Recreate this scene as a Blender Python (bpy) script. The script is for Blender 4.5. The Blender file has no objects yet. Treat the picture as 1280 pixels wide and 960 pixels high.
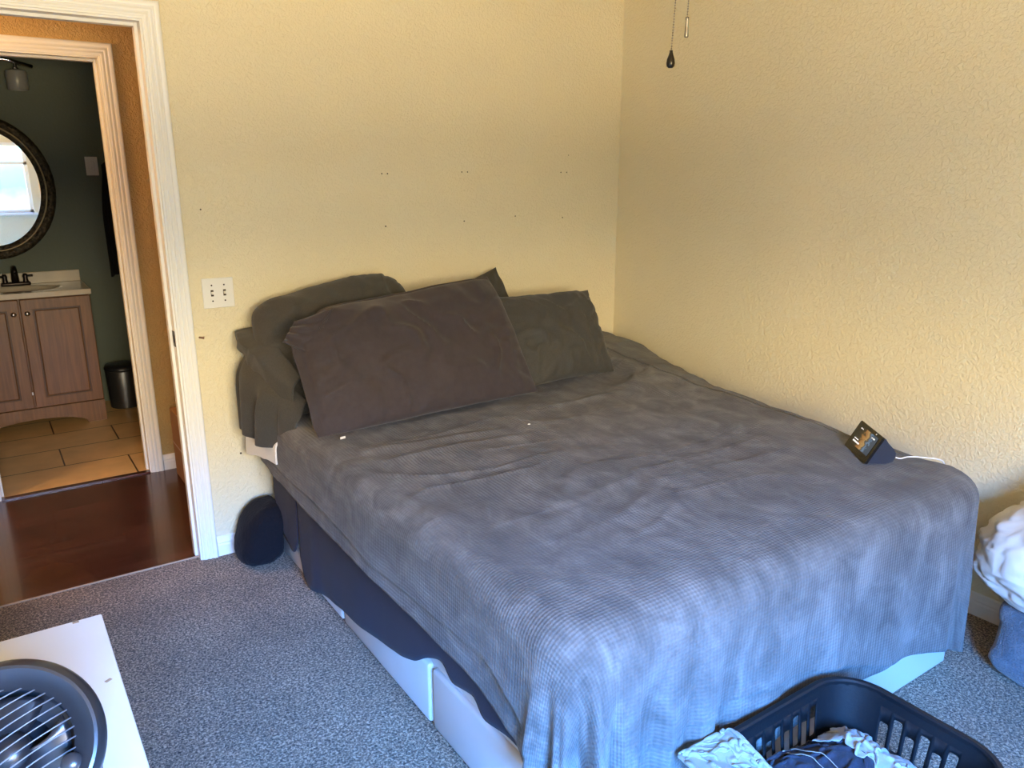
import bpy, bmesh, math, random
import numpy as np
from mathutils import Vector, Matrix
S = bpy.context.scene
COL = S.collection
PI = math.pi
random.seed(3)

# ------------------------------------------------------------------ noise
def _hash(ix, iy, iz, seed):
    h = (ix * 374761393 + iy * 668265263 + iz * 2147483647 + seed * 144665) & 0xFFFFFFFF
    h = ((h ^ (h >> 13)) * 1274126177) & 0xFFFFFFFF
    h = (h ^ (h >> 16)) & 0xFFFFFFFF
    return h.astype(np.float64) / 4294967295.0 * 2 - 1

def vnoise(P, seed=0):
    P = np.asarray(P, float)
    i = np.floor(P).astype(np.int64); f = P - i
    f = f * f * f * (f * (f * 6 - 15) + 10)
    out = 0
    for dx in (0, 1):
        wx = f[..., 0] if dx else 1 - f[..., 0]
        for dy in (0, 1):
            wy = f[..., 1] if dy else 1 - f[..., 1]
            for dz in (0, 1):
                wz = f[..., 2] if dz else 1 - f[..., 2]
                out = out + wx * wy * wz * _hash(i[..., 0] + dx, i[..., 1] + dy, i[..., 2] + dz, seed)
    return out

def fbm(P, scale=1.0, octv=3, seed=0):
    P = np.asarray(P, float) * scale
    o = 0; a = 1.0
    for k in range(octv):
        o = o + a * vnoise(P, seed + 17 * k); P = P * 2.03 + 5.7; a *= .5
    return o

def n1(x, scale=1.0, octv=2, seed=0):
    x = np.asarray(x, float)
    P = np.stack([x * scale, np.full_like(x, .37 + seed), np.full_like(x, .71)], -1)
    return fbm(P, 1, octv, seed)

def sstep(a, b, x):
    t = np.clip((x - a) / (b - a), 0, 1); return t * t * (3 - 2 * t)

# ------------------------------------------------------------------ materials
def new_mat(name):
    m = bpy.data.materials.new(name); m.use_nodes = True
    nt = m.node_tree; b = nt.nodes['Principled BSDF']
    return m, nt, b

def N(nt, typ, **kw):
    n = nt.nodes.new(typ)
    for k, v in kw.items():
        if k in n.inputs: n.inputs[k].default_value = v
        else: setattr(n, k, v)
    return n

def coords(nt, kind='Object'):
    return nt.nodes.new('ShaderNodeTexCoord').outputs[kind]

def ramp(nt, stops):
    r = nt.nodes.new('ShaderNodeValToRGB'); e = r.color_ramp.elements
    while len(e) < len(stops): e.new(.5)
    for k, (p, c) in enumerate(stops):
        e[k].position = p; e[k].color = (c[0], c[1], c[2], 1)
    return r

def mat(name, col, rough=.6, metal=0, var=None, bump=None, sheen=0, coat=0, stretch=None, spec=.5):
    """var=(scale, other colour, detail)  bump=(scale, distance, detail)"""
    m, nt, b = new_mat(name); L = nt.links.new
    b.inputs['Base Color'].default_value = (*col, 1)
    b.inputs['Roughness'].default_value = rough; b.inputs['Metallic'].default_value = metal
    b.inputs['Specular IOR Level'].default_value = spec
    if sheen:
        b.inputs['Sheen Weight'].default_value = sheen; b.inputs['Sheen Roughness'].default_value = .45
    if coat: b.inputs['Coat Weight'].default_value = coat
    co = coords(nt)
    if stretch:
        mp = N(nt, 'ShaderNodeMapping'); mp.inputs['Scale'].default_value = stretch
        L(co, mp.inputs['Vector']); co = mp.outputs[0]
    if var:
        n = N(nt, 'ShaderNodeTexNoise', Scale=var[0], Detail=var[2] if len(var) > 2 else 3)
        L(co, n.inputs['Vector'])
        r = ramp(nt, [(.35, col), (.65, var[1])]); L(n.outputs['Fac'], r.inputs[0]); L(r.outputs[0], b.inputs['Base Color'])
    if bump:
        n = N(nt, 'ShaderNodeTexNoise', Scale=bump[0], Detail=bump[2] if len(bump) > 2 else 2)
        L(co, n.inputs['Vector'])
        bp = N(nt, 'ShaderNodeBump', Strength=1.0, Distance=bump[1]); L(n.outputs['Fac'], bp.inputs['Height'])
        L(bp.outputs[0], b.inputs['Normal'])
    return m

def wall_mat(name, col, col2, amt=.0019):
    m, nt, b = new_mat(name); L = nt.links.new
    co = coords(nt)
    n = N(nt, 'ShaderNodeTexNoise', Scale=1.7, Detail=3); L(co, n.inputs['Vector'])
    r = ramp(nt, [(.3, col), (.7, col2)]); L(n.outputs['Fac'], r.inputs[0]); L(r.outputs[0], b.inputs['Base Color'])
    b.inputs['Roughness'].default_value = .62
    a = N(nt, 'ShaderNodeTexNoise', Scale=74, Detail=2.5, Distortion=.8); L(co, a.inputs['Vector'])
    rr = ramp(nt, [(.38, (0, 0, 0)), (.62, (1, 1, 1))]); L(a.outputs['Fac'], rr.inputs[0])
    bp = N(nt, 'ShaderNodeBump', Strength=.8, Distance=amt); L(rr.outputs[0], bp.inputs['Height'])
    L(bp.outputs[0], b.inputs['Normal'])
    return m

M = {}
M['wall'] = wall_mat('wall_paint_cream', (.70, .61, .40), (.73, .64, .425))
M['hall'] = wall_mat('wall_paint_gold', (.46, .30, .11), (.51, .34, .13), .003)
M['green'] = mat('wall_paint_green', (.105, .125, .085), .6, bump=(60, .0015))
M['white'] = mat('white_trim_paint', (.78, .77, .73), .38)
M['ceil'] = mat('ceiling_paint', (.66, .62, .54), .8, bump=(45, .003))
M['jambdark'] = mat('bronze_metal', (.05, .04, .035), .35, .9)
M['chrome'] = mat('chrome', (.8, .8, .8), .15, 1)
M['nickel'] = mat('brushed_nickel', (.6, .58, .55), .3, 1)
M['plate'] = mat('switch_plastic', (.75, .73, .66), .35)
M['hole'] = mat('hole_dark', (.05, .035, .02), .9)
M['blackplastic'] = mat('black_plastic', (.012, .013, .016), .38, bump=(300, .0003))
M['fanplastic'] = mat('fan_plastic', (.016, .018, .022), .3, coat=.2)
M['basket'] = mat('basket_plastic', (.006, .0065, .008), .45, bump=(200, .0003), spec=.3)
M['furn'] = mat('white_laminate', (.80, .80, .80), .3, var=(3, (.74, .74, .73)), bump=(6, .0004))
M['bedwhite'] = mat('bed_white_wood', (.60, .575, .56), .45, var=(2.5, (.55, .525, .49), 5), bump=(30, .0006))
M['navy'] = mat('navy_sheet', (.014, .013, .027), .85, bump=(450, .0006), sheen=.03)
M['purple'] = mat('plum_brushed_cotton', (.030, .021, .0225), .9, var=(40, (.036, .026, .028)), bump=(350, .0008), sheen=.12)
M['olive'] = mat('charcoal_pillowcase', (.036, .033, .027), .9, var=(220, (.047, .043, .036)), bump=(400, .0006), sheen=.1)
M['blackcloth'] = mat('black_velvet_cloth', (.005, .005, .008), .95, bump=(90, .003), sheen=.03, spec=.2)
M['terry'] = mat('white_terry', (.72, .68, .60), .95, bump=(260, .004), sheen=.2)
M['cream'] = mat('cream_cotton', (.27, .25, .205), .9, var=(6, (.23, .215, .185)), bump=(300, .0005), sheen=.1)
M['cream2'] = mat('white_grey_cotton', (.34, .335, .33), .9, var=(14, (.27, .27, .28)), bump=(300, .0006), sheen=.1)
M['denim'] = mat('navy_denim', (.009, .010, .020), .85, var=(180, (.014, .016, .032)), bump=(500, .0008), sheen=.1)
M['stitch'] = mat('denim_stitch', (.35, .30, .25), .9)
M['comforter'] = mat('cream_comforter', (.76, .70, .60), .85, var=(5, (.70, .66, .62)), bump=(6, .006, 3), sheen=.1)
M['plush'] = mat('blue_grey_plush', (.075, .082, .10), .95, var=(16, (.13, .14, .165), 6), bump=(140, .006), sheen=.3)
M['devfab'] = mat('device_fabric', (.014, .018, .032), .9, bump=(900, .0006))
M['cord'] = mat('white_cord', (.8, .8, .8), .5)
M['cardboard'] = mat('cardboard', (.30, .15, .06), .85, var=(8, (.26, .13, .055)), bump=(40, .0008))
M['counter'] = mat('cultured_marble', (.62, .54, .42), .2, var=(6, (.56, .48, .36)))
M['oak'] = None
M['can'] = mat('grey_steel_can', (.10, .10, .10), .35, .8)
M['blacktowel'] = mat('black_towel', (.006, .006, .007), .95, bump=(200, .003))
M['mirror'] = mat('mirror_glass', (.92, .93, .93), .015, 1)
M['frame'] = mat('dark_antique_frame', (.030, .022, .014), .4, .4, var=(60, (.10, .075, .04)), bump=(70, .010, 3))
M['gold'] = mat('antique_gold', (.35, .26, .14), .35, .8)
M['matred'] = mat('dark_red_mat', (.06, .012, .008), .95, bump=(200, .004))
M['blade'] = mat('fan_blade_wood', (.10, .05, .025), .4)
M['fanwhite'] = mat('fan_rotor', (.012, .013, .016), .3)
M['grillebar'] = mat('fan_grille_bar', (.10, .11, .125), .3)  # black plastic bars, with the reflected sky painted in as lighter grey-blue
M['chainm'] = mat('chain_bronze', (.26, .22, .16), .4, .8)
M['pendbronze'] = mat('dark_bronze_pendant', (.035, .03, .022), .3, .8)
M['screenframe'] = mat('screen_bezel', (.006, .006, .007), .15)
M['shade'] = mat('grey_glass_shade', (.32, .32, .30), .3)
M['lint'] = mat('white_lint', (.8, .8, .78), .9)
M['sub'] = mat('tan_strip', (.38, .28, .20), .8, bump=(80, .002))

def carpet():
    m, nt, b = new_mat('grey_carpet'); L = nt.links.new; co = coords(nt)
    a = N(nt, 'ShaderNodeTexNoise', Scale=150, Detail=3, Roughness=.7, Distortion=.6); L(co, a.inputs['Vector'])
    r = ramp(nt, [(.37, (.034, .024, .016)), (.50, (.190, .132, .088)), (.63, (.58, .42, .29))]); L(a.outputs['Fac'], r.inputs[0])
    c = N(nt, 'ShaderNodeTexNoise', Scale=5, Detail=4); L(co, c.inputs['Vector'])
    r2 = ramp(nt, [(.3, (.8, .8, .8)), (.7, (1.1, 1.1, 1.1))]); L(c.outputs['Fac'], r2.inputs[0])
    mx = N(nt, 'ShaderNodeMix', data_type='RGBA', blend_type='MULTIPLY'); mx.inputs[0].default_value = 1
    L(r.outputs[0], mx.inputs[6]); L(r2.outputs[0], mx.inputs[7]); L(mx.outputs[2], b.inputs['Base Color'])
    b.inputs['Roughness'].default_value = 1; b.inputs['Specular IOR Level'].default_value = .1
    b.inputs['Sheen Weight'].default_value = .2
    bp = N(nt, 'ShaderNodeBump', Strength=1, Distance=.008); L(a.outputs['Fac'], bp.inputs['Height']); L(bp.outputs[0], b.inputs['Normal'])
    return m
M['carpet'] = carpet()

def laminate():
    m, nt, b = new_mat('dark_cherry_laminate'); L = nt.links.new; co = coords(nt)
    br = N(nt, 'ShaderNodeTexBrick', Scale=1.0); br.offset = .37
    br.inputs['Brick Width'].default_value = 1.2; br.inputs['Row Height'].default_value = .125
    br.inputs['Mortar Size'].default_value = .0015; br.inputs['Mortar'].default_value = (.012, .005, .003, 1)
    br.inputs['Color1'].default_value = (.072, .020, .011, 1); br.inputs['Color2'].default_value = (.050, .013, .007, 1)
    L(co, br.inputs['Vector'])
    mp = N(nt, 'ShaderNodeMapping'); mp.inputs['Scale'].default_value = (2.5, 40, 1); L(co, mp.inputs['Vector'])
    n = N(nt, 'ShaderNodeTexNoise', Scale=1.5, Detail=5); L(mp.outputs[0], n.inputs['Vector'])
    r = ramp(nt, [(.3, (.55, .55, .55)), (.7, (1.35, 1.3, 1.2))]); L(n.outputs['Fac'], r.inputs[0])
    mx = N(nt, 'ShaderNodeMix', data_type='RGBA', blend_type='MULTIPLY'); mx.inputs[0].default_value = 1
    L(br.outputs['Color'], mx.inputs[6]); L(r.outputs[0], mx.inputs[7]); L(mx.outputs[2], b.inputs['Base Color'])
    b.inputs['Roughness'].default_value = .22; b.inputs['Coat Weight'].default_value = .15
    bp = N(nt, 'ShaderNodeBump', Strength=.5, Distance=.0006); L(n.outputs['Fac'], bp.inputs['Height']); L(bp.outputs[0], b.inputs['Normal'])
    return m
M['laminate'] = laminate()

def tile():
    m, nt, b = new_mat('beige_floor_tile'); L = nt.links.new; co = coords(nt)
    mp = N(nt, 'ShaderNodeMapping'); mp.inputs['Location'].default_value = (2.535 + .62 * 4, -1.185 + .3175 * 4, 0); L(co, mp.inputs['Vector'])
    br = N(nt, 'ShaderNodeTexBrick', Scale=1.0); br.offset = .5
    br.inputs['Brick Width'].default_value = .62; br.inputs['Row Height'].default_value = .3175
    br.inputs['Mortar Size'].default_value = .004; br.inputs['Mortar'].default_value = (.06, .035, .02, 1)
    br.inputs['Color1'].default_value = (.74, .48, .20, 1); br.inputs['Color2'].default_value = (.70, .45, .185, 1)
    L(mp.outputs[0], br.inputs['Vector'])
    n = N(nt, 'ShaderNodeTexNoise', Scale=7, Detail=5); L(co, n.inputs['Vector'])
    r = ramp(nt, [(.3, (.88, .86, .82)), (.7, (1.08, 1.06, 1.03))]); L(n.outputs['Fac'], r.inputs[0])
    mx = N(nt, 'ShaderNodeMix', data_type='RGBA', blend_type='MULTIPLY'); mx.inputs[0].default_value = 1
    L(br.outputs['Color'], mx.inputs[6]); L(r.outputs[0], mx.inputs[7]); L(mx.outputs[2], b.inputs['Base Color'])
    b.inputs['Roughness'].default_value = .35
    return m
M['tile'] = tile()

def oak():
    m, nt, b = new_mat('brown_oak_veneer'); L = nt.links.new; co = coords(nt)
    mp = N(nt, 'ShaderNodeMapping'); mp.inputs['Scale'].default_value = (38, 38, 2.2); L(co, mp.inputs['Vector'])
    n = N(nt, 'ShaderNodeTexNoise', Scale=1.6, Detail=6, Distortion=.6); L(mp.outputs[0], n.inputs['Vector'])
    r = ramp(nt, [(.3, (.120, .048, .014)), (.7, (.215, .092, .030))]); L(n.outputs['Fac'], r.inputs[0]); L(r.outputs[0], b.inputs['Base Color'])
    b.inputs['Roughness'].default_value = .4
    return m
M['oak'] = oak()

def blanket_mat():
    m, nt, b = new_mat('grey_waffle_plush'); L = nt.links.new
    uv = coords(nt, 'UV')
    sp = N(nt, 'ShaderNodeSeparateXYZ'); L(uv, sp.inputs[0])
    def wave(sock, p, ph=0):
        a = N(nt, 'ShaderNodeMath', operation='MULTIPLY_ADD'); a.inputs[1].default_value = 2 * PI / p; a.inputs[2].default_value = ph
        L(sock, a.inputs[0]); s = N(nt, 'ShaderNodeMath', operation='SINE'); L(a.outputs[0], s.inputs[0]); return s.outputs[0]
    s1 = wave(sp.outputs[0], .0105); s2 = wave(sp.outputs[1], .0095)
    pr = N(nt, 'ShaderNodeMath', operation='MULTIPLY'); L(s1, pr.inputs[0]); L(s2, pr.inputs[1])
    ad = N(nt, 'ShaderNodeMath', operation='ADD'); L(s1, ad.inputs[0]); L(s2, ad.inputs[1])
    sm = N(nt, 'ShaderNodeMath', operation='MULTIPLY_ADD'); L(ad.outputs[0], sm.inputs[0]); sm.inputs[1].default_value = .25; sm.inputs[2].default_value = .5
    a1 = N(nt, 'ShaderNodeTexNoise', Scale=330, Detail=2); L(uv, a1.inputs['Vector'])
    hh = N(nt, 'ShaderNodeMath', operation='MULTIPLY_ADD'); L(a1.outputs['Fac'], hh.inputs[0]); hh.inputs[1].default_value = .5; L(sm.outputs[0], hh.inputs[2])
    bp = N(nt, 'ShaderNodeBump', Strength=.62, Distance=.0026); L(hh.outputs[0], bp.inputs['Height']); L(bp.outputs[0], b.inputs['Normal'])
    # nap brushed one way or the other
    mp = N(nt, 'ShaderNodeMapping'); mp.inputs['Scale'].default_value = (1.5, 1.0, 1); L(uv, mp.inputs['Vector'])
    n = N(nt, 'ShaderNodeTexNoise', Scale=8, Detail=7, Roughness=.66, Distortion=.7); L(mp.outputs[0], n.inputs['Vector'])
    r = ramp(nt, [(.30, (.066, .061, .058)), (.50, (.104, .097, .092)), (.70, (.158, .149, .142))]); L(n.outputs['Fac'], r.inputs[0])
    mp2 = N(nt, 'ShaderNodeMapping'); mp2.inputs['Scale'].default_value = (9, 1.6, 1); L(uv, mp2.inputs['Vector'])
    n2 = N(nt, 'ShaderNodeTexNoise', Scale=1.6, Detail=4, Distortion=.5); L(mp2.outputs[0], n2.inputs['Vector'])
    avg = N(nt, 'ShaderNodeMath', operation='MULTIPLY_ADD'); avg.inputs[1].default_value = .28; L(n2.outputs['Fac'], avg.inputs[0])
    half = N(nt, 'ShaderNodeMath', operation='MULTIPLY'); half.inputs[1].default_value = .72; L(n.outputs['Fac'], half.inputs[0]); L(half.outputs[0], avg.inputs[2])
    for lk in list(nt.links):
        if lk.to_node == r: nt.links.remove(lk)
    L(avg.outputs[0], r.inputs[0])
    r.color_ramp.elements[0].position = .37; r.color_ramp.elements[2].position = .63
    dots = ramp(nt, [(.15, (.88, .88, .88)), (.8, (1.05, 1.05, 1.05))]); L(sm.outputs[0], dots.inputs[0])
    mx = N(nt, 'ShaderNodeMix', data_type='RGBA', blend_type='MULTIPLY'); mx.inputs[0].default_value = 1
    L(r.outputs[0], mx.inputs[6]); L(dots.outputs[0], mx.inputs[7]); L(mx.outputs[2], b.inputs['Base Color'])
    b.inputs['Roughness'].default_value = .85; b.inputs['Specular IOR Level'].default_value = .2
    b.inputs['Sheen Weight'].default_value = .10; b.inputs['Sheen Roughness'].default_value = .6
    return m
M['blanket'] = blanket_mat()

def screen_mat():
    """the picture on the little screen, in the screen's own UV"""
    m, nt, b = new_mat('screen_picture'); L = nt.links.new; uv = coords(nt, 'UV')
    n = N(nt, 'ShaderNodeTexNoise', Scale=5, Detail=4, Distortion=.6); L(uv, n.inputs['Vector'])
    sp = N(nt, 'ShaderNodeSeparateXYZ'); L(uv, sp.inputs[0])
    a = N(nt, 'ShaderNodeMath', operation='MULTIPLY_ADD'); L(n.outputs['Fac'], a.inputs[0]); a.inputs[1].default_value = .45; L(sp.outputs[0], a.inputs[2])
    r = ramp(nt, [(.30, (.006, .006, .008)), (.52, (.02, .014, .008)), (.64, (.36, .16, .04)), (.76, (.42, .26, .10)), (.84, (.06, .05, .04)), (.95, (.12, .22, .36)), (1.0, (.03, .06, .10))])
    r.color_ramp.interpolation = 'EASE'
    L(a.outputs[0], r.inputs[0])
    b.inputs['Base Color'].default_value = (0.01, .01, .01, 1); b.inputs['Roughness'].default_value = .12
    L(r.outputs[0], b.inputs['Emission Color']); b.inputs['Emission Strength'].default_value = .9
    return m
M['screen'] = screen_mat()
def glow(name, c, s):
    m, nt, b = new_mat(name); b.inputs['Base Color'].default_value = (*c, 1)
    b.inputs['Emission Color'].default_value = (*c, 1); b.inputs['Emission Strength'].default_value = s; return m
M['screentext'] = glow('screen_text', (.8, .8, .8), .8)
def pane_mat():
    m, nt, b = new_mat('window_glass'); L = nt.links.new
    t = N(nt, 'ShaderNodeBsdfTransparent'); g = N(nt, 'ShaderNodeBsdfGlossy', Roughness=.02)
    mx = N(nt, 'ShaderNodeMixShader'); mx.inputs[0].default_value = .06
    L(t.outputs[0], mx.inputs[1]); L(g.outputs[0], mx.inputs[2]); L(mx.outputs[0], nt.nodes['Material Output'].inputs[0])
    return m
M['pane'] = pane_mat()

# ------------------------------------------------------------------ object helpers
def link(o, parent=None):
    COL.objects.link(o)
    if parent: o.parent = parent
    return o

ORG = {}
def org(p):
    return Vector((0, 0, 0)) if p is None else ORG[p.name]

def thing(name, label, cat, loc, group=None):
    o = bpy.data.objects.new(name, None); link(o); o.location = loc
    o.empty_display_size = .1
    o['label'] = label; o['category'] = cat
    if group: o['group'] = group
    ORG[o.name] = Vector(loc); return o

def tag(o, label, cat, group=None):
    o['label'] = label; o['category'] = cat
    if group: o['group'] = group
    return o

def finish(name, me, m, parent=None, smooth=True, base=None):
    """mesh data are in world metres; moved to the parent's (or own) origin here"""
    if parent is not None: off = org(parent)
    elif base is not None: off = Vector(base)
    else:
        co = np.empty(len(me.vertices) * 3); me.vertices.foreach_get('co', co); co = co.reshape(-1, 3)
        lo, hi = co.min(0), co.max(0); off = Vector(((lo[0] + hi[0]) / 2, (lo[1] + hi[1]) / 2, lo[2]))
    me.transform(Matrix.Translation(-off))
    for p in me.polygons: p.use_smooth = smooth
    for mm in (m if isinstance(m, (list, tuple)) else [m]): me.materials.append(mm)
    o = bpy.data.objects.new(name, me); link(o, parent)
    if parent is None: o.location = off
    ORG[o.name] = off
    return o

def obj_bm(name, bm, m, parent=None, smooth=False, base=None, angle=None):
    bmesh.ops.recalc_face_normals(bm, faces=bm.faces)
    me = bpy.data.meshes.new(name); bm.to_mesh(me); bm.free()
    o = finish(name, me, m, parent, smooth or angle is not None, base)
    if angle is not None:
        try: me.set_sharp_from_angle(angle=math.radians(angle))
        except Exception: pass
    return o

def obj_np(name, V, F, m, parent=None, smooth=True, uv=None, base=None, solid=0, offset=-1):
    me = bpy.data.meshes.new(name)
    me.from_pydata([tuple(v) for v in np.asarray(V)], [], [tuple(int(i) for i in f) for f in F]); me.update()
    if uv is not None:
        ul = me.uv_layers.new(name='UVMap'); uv = np.asarray(uv, float)
        idx = np.empty(len(me.loops), int); me.loops.foreach_get('vertex_index', idx)
        ul.data.foreach_set('uv', uv[idx].ravel())
    o = finish(name, me, m, parent, smooth, base)
    if solid:
        md = o.modifiers.new('thick', 'SOLIDIFY'); md.thickness = solid; md.offset = offset
    return o

def B(): return bmesh.new()
def box(bm, x0, x1, y0, y1, z0, z1, bev=0, seg=2, mtx=None):
    r = bmesh.ops.create_cube(bm, size=1)
    vs = r['verts']
    bmesh.ops.scale(bm, vec=(x1 - x0, y1 - y0, z1 - z0), verts=vs)
    bmesh.ops.translate(bm, vec=((x0 + x1) / 2, (y0 + y1) / 2, (z0 + z1) / 2), verts=vs)
    if bev:
        es = list({e for v in vs for e in v.link_edges})
        rr = bmesh.ops.bevel(bm, geom=es, offset=bev, segments=seg, affect='EDGES', profile=.5)
        vs = list({v for f in rr['faces'] for v in f.verts} | {v for v in vs if v.is_valid})
    if mtx is not None: bmesh.ops.transform(bm, matrix=mtx, verts=vs)
    return vs

def frame_from(axis):
    a = Vector(axis).normalized()
    t = Vector((0, 0, 1)) if abs(a.z) < .9 else Vector((1, 0, 0))
    u = a.cross(t).normalized(); v = a.cross(u).normalized()
    return u, v, a

def lathe(bm, prof, origin=(0, 0, 0), axis=(0, 0, 1), seg=32, closed=False):
    """prof: list of (radius, height along axis)"""
    u, v, a = frame_from(axis); O = Vector(origin); rings = []
    for r, h in prof:
        if r < 1e-6: rings.append([bm.verts.new(O + a * h)])
        else: rings.append([bm.verts.new(O + a * h + u * r * math.cos(2 * PI * k / seg) + v * r * math.sin(2 * PI * k / seg)) for k in range(seg)])
    pairs = list(zip(rings, rings[1:])) + ([(rings[-1], rings[0])] if closed else [])
    for A, Bq in pairs:
        for k in range(seg):
            q = (k + 1) % seg
            if len(A) == 1 and len(Bq) == 1: continue
            if len(A) == 1: bm.faces.new((A[0], Bq[k], Bq[q]))
            elif len(Bq) == 1: bm.faces.new((A[k], Bq[0], A[q]))
            else: bm.faces.new((A[k], Bq[k], Bq[q], A[q]))

def tube(bm, pts, r, seg=8, caps=True):
    pts = [Vector(p) for p in pts]; rings = []
    t0 = (pts[1] - pts[0]).normalized(); u, v, _ = frame_from(t0)
    for i, p in enumerate(pts):
        t = (pts[min(i + 1, len(pts) - 1)] - pts[max(i - 1, 0)]).normalized()
        u = (u - t * u.dot(t)).normalized(); v = t.cross(u)
        rr = r[i] if isinstance(r, (list, tuple)) else r
        rings.append([bm.verts.new(p + u * rr * math.cos(2 * PI * k / seg) + v * rr * math.sin(2 * PI * k / seg)) for k in range(seg)])
    for A, Bq in zip(rings, rings[1:]):
        for k in range(seg): bm.faces.new((A[k], A[(k + 1) % seg], Bq[(k + 1) % seg], Bq[k]))
    if caps:
        bm.faces.new(rings[0]); bm.faces.new(rings[-1])

def prism(bm, poly, d0, d1, fn):
    """poly in 2D; fn(u, v, d) -> xyz"""
    A = [bm.verts.new(fn(u, v, d0)) for u, v in poly]; Bq = [bm.verts.new(fn(u, v, d1)) for u, v in poly]
    n = len(poly)
    for k in range(n): bm.faces.new((A[k], A[(k + 1) % n], Bq[(k + 1) % n], Bq[k]))
    bm.faces.new(A); bm.faces.new(Bq)

def structure(o): o['kind'] = 'structure'; return o

def grid_faces(nu, nv, off=0, wrap=False):
    F = []
    for i in range(nu - (0 if wrap else 1)):
        for j in range(nv - 1):
            a = off + i * nv + j; b = off + ((i + 1) % nu) * nv + j
            F.append((a, b, b + 1, a + 1))
    return F

# ------------------------------------------------------------------ camera (solved from the room's own lines)
CAM = Vector((-2.7583, -3.0918, 1.5184))
yaw, pitch, FPX = .5973, .2637, 974.28
cd = bpy.data.cameras.new('camera'); cam = bpy.data.objects.new('camera', cd); link(cam)
cam.location = CAM; cam.rotation_euler = (PI / 2 - pitch, 0, -yaw)
cd.sensor_width = 36; cd.lens = 36 * FPX / 1280; cd.clip_start = .02
S.camera = cam

# ------------------------------------------------------------------ the room
XW, YS, ZC = -3.3, -4.2, 2.44          # west wall, south wall, ceiling
DL, DR, DH = -2.955, -2.187, 2.02      # bedroom doorway
BL_, BR_, BY = -2.834, -2.172, 1.155   # bathroom doorway
WT = .115
YB = 2.75                              # bathroom far wall

bm = B(); box(bm, XW - .1, .1, YS - .1, .032, -.1, 0); structure(obj_bm('floor', bm, M['carpet'], base=(0, 0, 0)))
bm = B(); box(bm, -4.2, -1.0, .034, 1.165, -.1, 0.0); structure(obj_bm('floor_hall', bm, M['laminate'], base=(0, 0, 0)))
bm = B(); box(bm, -3.9, -1.2, 1.165, YB + .05, -.1, .004); structure(obj_bm('floor_bathroom', bm, M['tile'], base=(0, 0, 0)))
bm = B(); box(bm, XW - .1, .1, YS - .1, WT * .5, ZC, ZC + .1); structure(obj_bm('ceiling', bm, M['ceil'], base=(0, 0, 0)))
bm = B(); box(bm, -4.2, -1.0, WT * .5, BY + .06, ZC, ZC + .1); structure(obj_bm('ceiling_hall', bm, M['ceil'], base=(0, 0, 0)))
bm = B(); box(bm, -3.9, -1.2, BY + .06, YB + .1, ZC, ZC + .1); structure(obj_bm('ceiling_bathroom', bm, M['green'], base=(0, 0, 0)))

def wall_with_hole(x0, x1, y0, y1, hx0, hx1, hz0, hz1, z1=ZC):
    bm = B()
    if hx0 > x0: box(bm, x0, hx0, y0, y1, 0, z1)
    box(bm, hx1, x1, y0, y1, 0, z1)
    box(bm, hx0, hx1, y0, y1, hz1, z1)
    if hz0 > 0: box(bm, hx0, hx1, y0, y1, 0, hz0)
    bmesh.ops.remove_doubles(bm, verts=bm.verts, dist=1e-5)
    return bm
# bedroom side (cream) and hall side (gold) of the same partition
wall_back = structure(obj_bm('wall_back', wall_with_hole(XW, .1, 0, WT / 2, DL, DR, 0, DH + .0), M['wall'], base=(0, 0, 0)))
structure(obj_bm('wall_hall_south', wall_with_hole(-4.2, -1.0, WT / 2, WT, DL, DR, 0, DH), M['hall'], base=(0, 0, 0)))
structure(obj_bm('wall_hall_north', wall_with_hole(-4.2, -1.0, BY, BY + .055, BL_, BR_, 0, 2.03), M['hall'], base=(0, 0, 0)))
structure(obj_bm('wall_bathroom_south', wall_with_hole(-3.9, -1.2, BY + .055, BY + .11, BL_, BR_, 0, 2.03), M['green'], base=(0, 0, 0)))
bm = B(); box(bm, 0, .1, YS - .1, 0, 0, ZC); wall_right = structure(obj_bm('wall_right', bm, M['wall'], base=(0, 0, 0)))
bm = B(); box(bm, XW - .1, XW, YS - .1, 0, 0, ZC); structure(obj_bm('wall_left', bm, M['wall'], base=(0, 0, 0)))
WX0, WX1, WZ0, WZ1 = -3.2, -2.02, 1.0, 1.92
structure(obj_bm('wall_front', wall_with_hole(XW, 0, YS - .1, YS, WX0, WX1, WZ0, WZ1), M['wall'], base=(0, 0, 0)))
bm = B(); box(bm, -4.3, -4.2, 0, BY + .1, 0, ZC); structure(obj_bm('wall_hall_west', bm, M['hall'], base=(0, 0, 0)))
bm = B(); box(bm, -1.0, -.9, .1, BY + .1, 0, ZC); structure(obj_bm('wall_hall_east', bm, M['hall'], base=(0, 0, 0)))
bm = B(); box(bm, -3.9, -1.2, YB, YB + .1, 0, ZC); structure(obj_bm('wall_bathroom_north', bm, M['green'], base=(0, 0, 0)))
bm = B(); box(bm, -1.3, -1.2, BY + .1, YB, 0, ZC); structure(obj_bm('wall_bathroom_east', bm, M['green'], base=(0, 0, 0)))
bm = B(); box(bm, -3.95, -3.85, BY + .1, YB, 0, ZC); structure(obj_bm('wall_bathroom_west', bm, M['green'], base=(0, 0, 0)))

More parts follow.
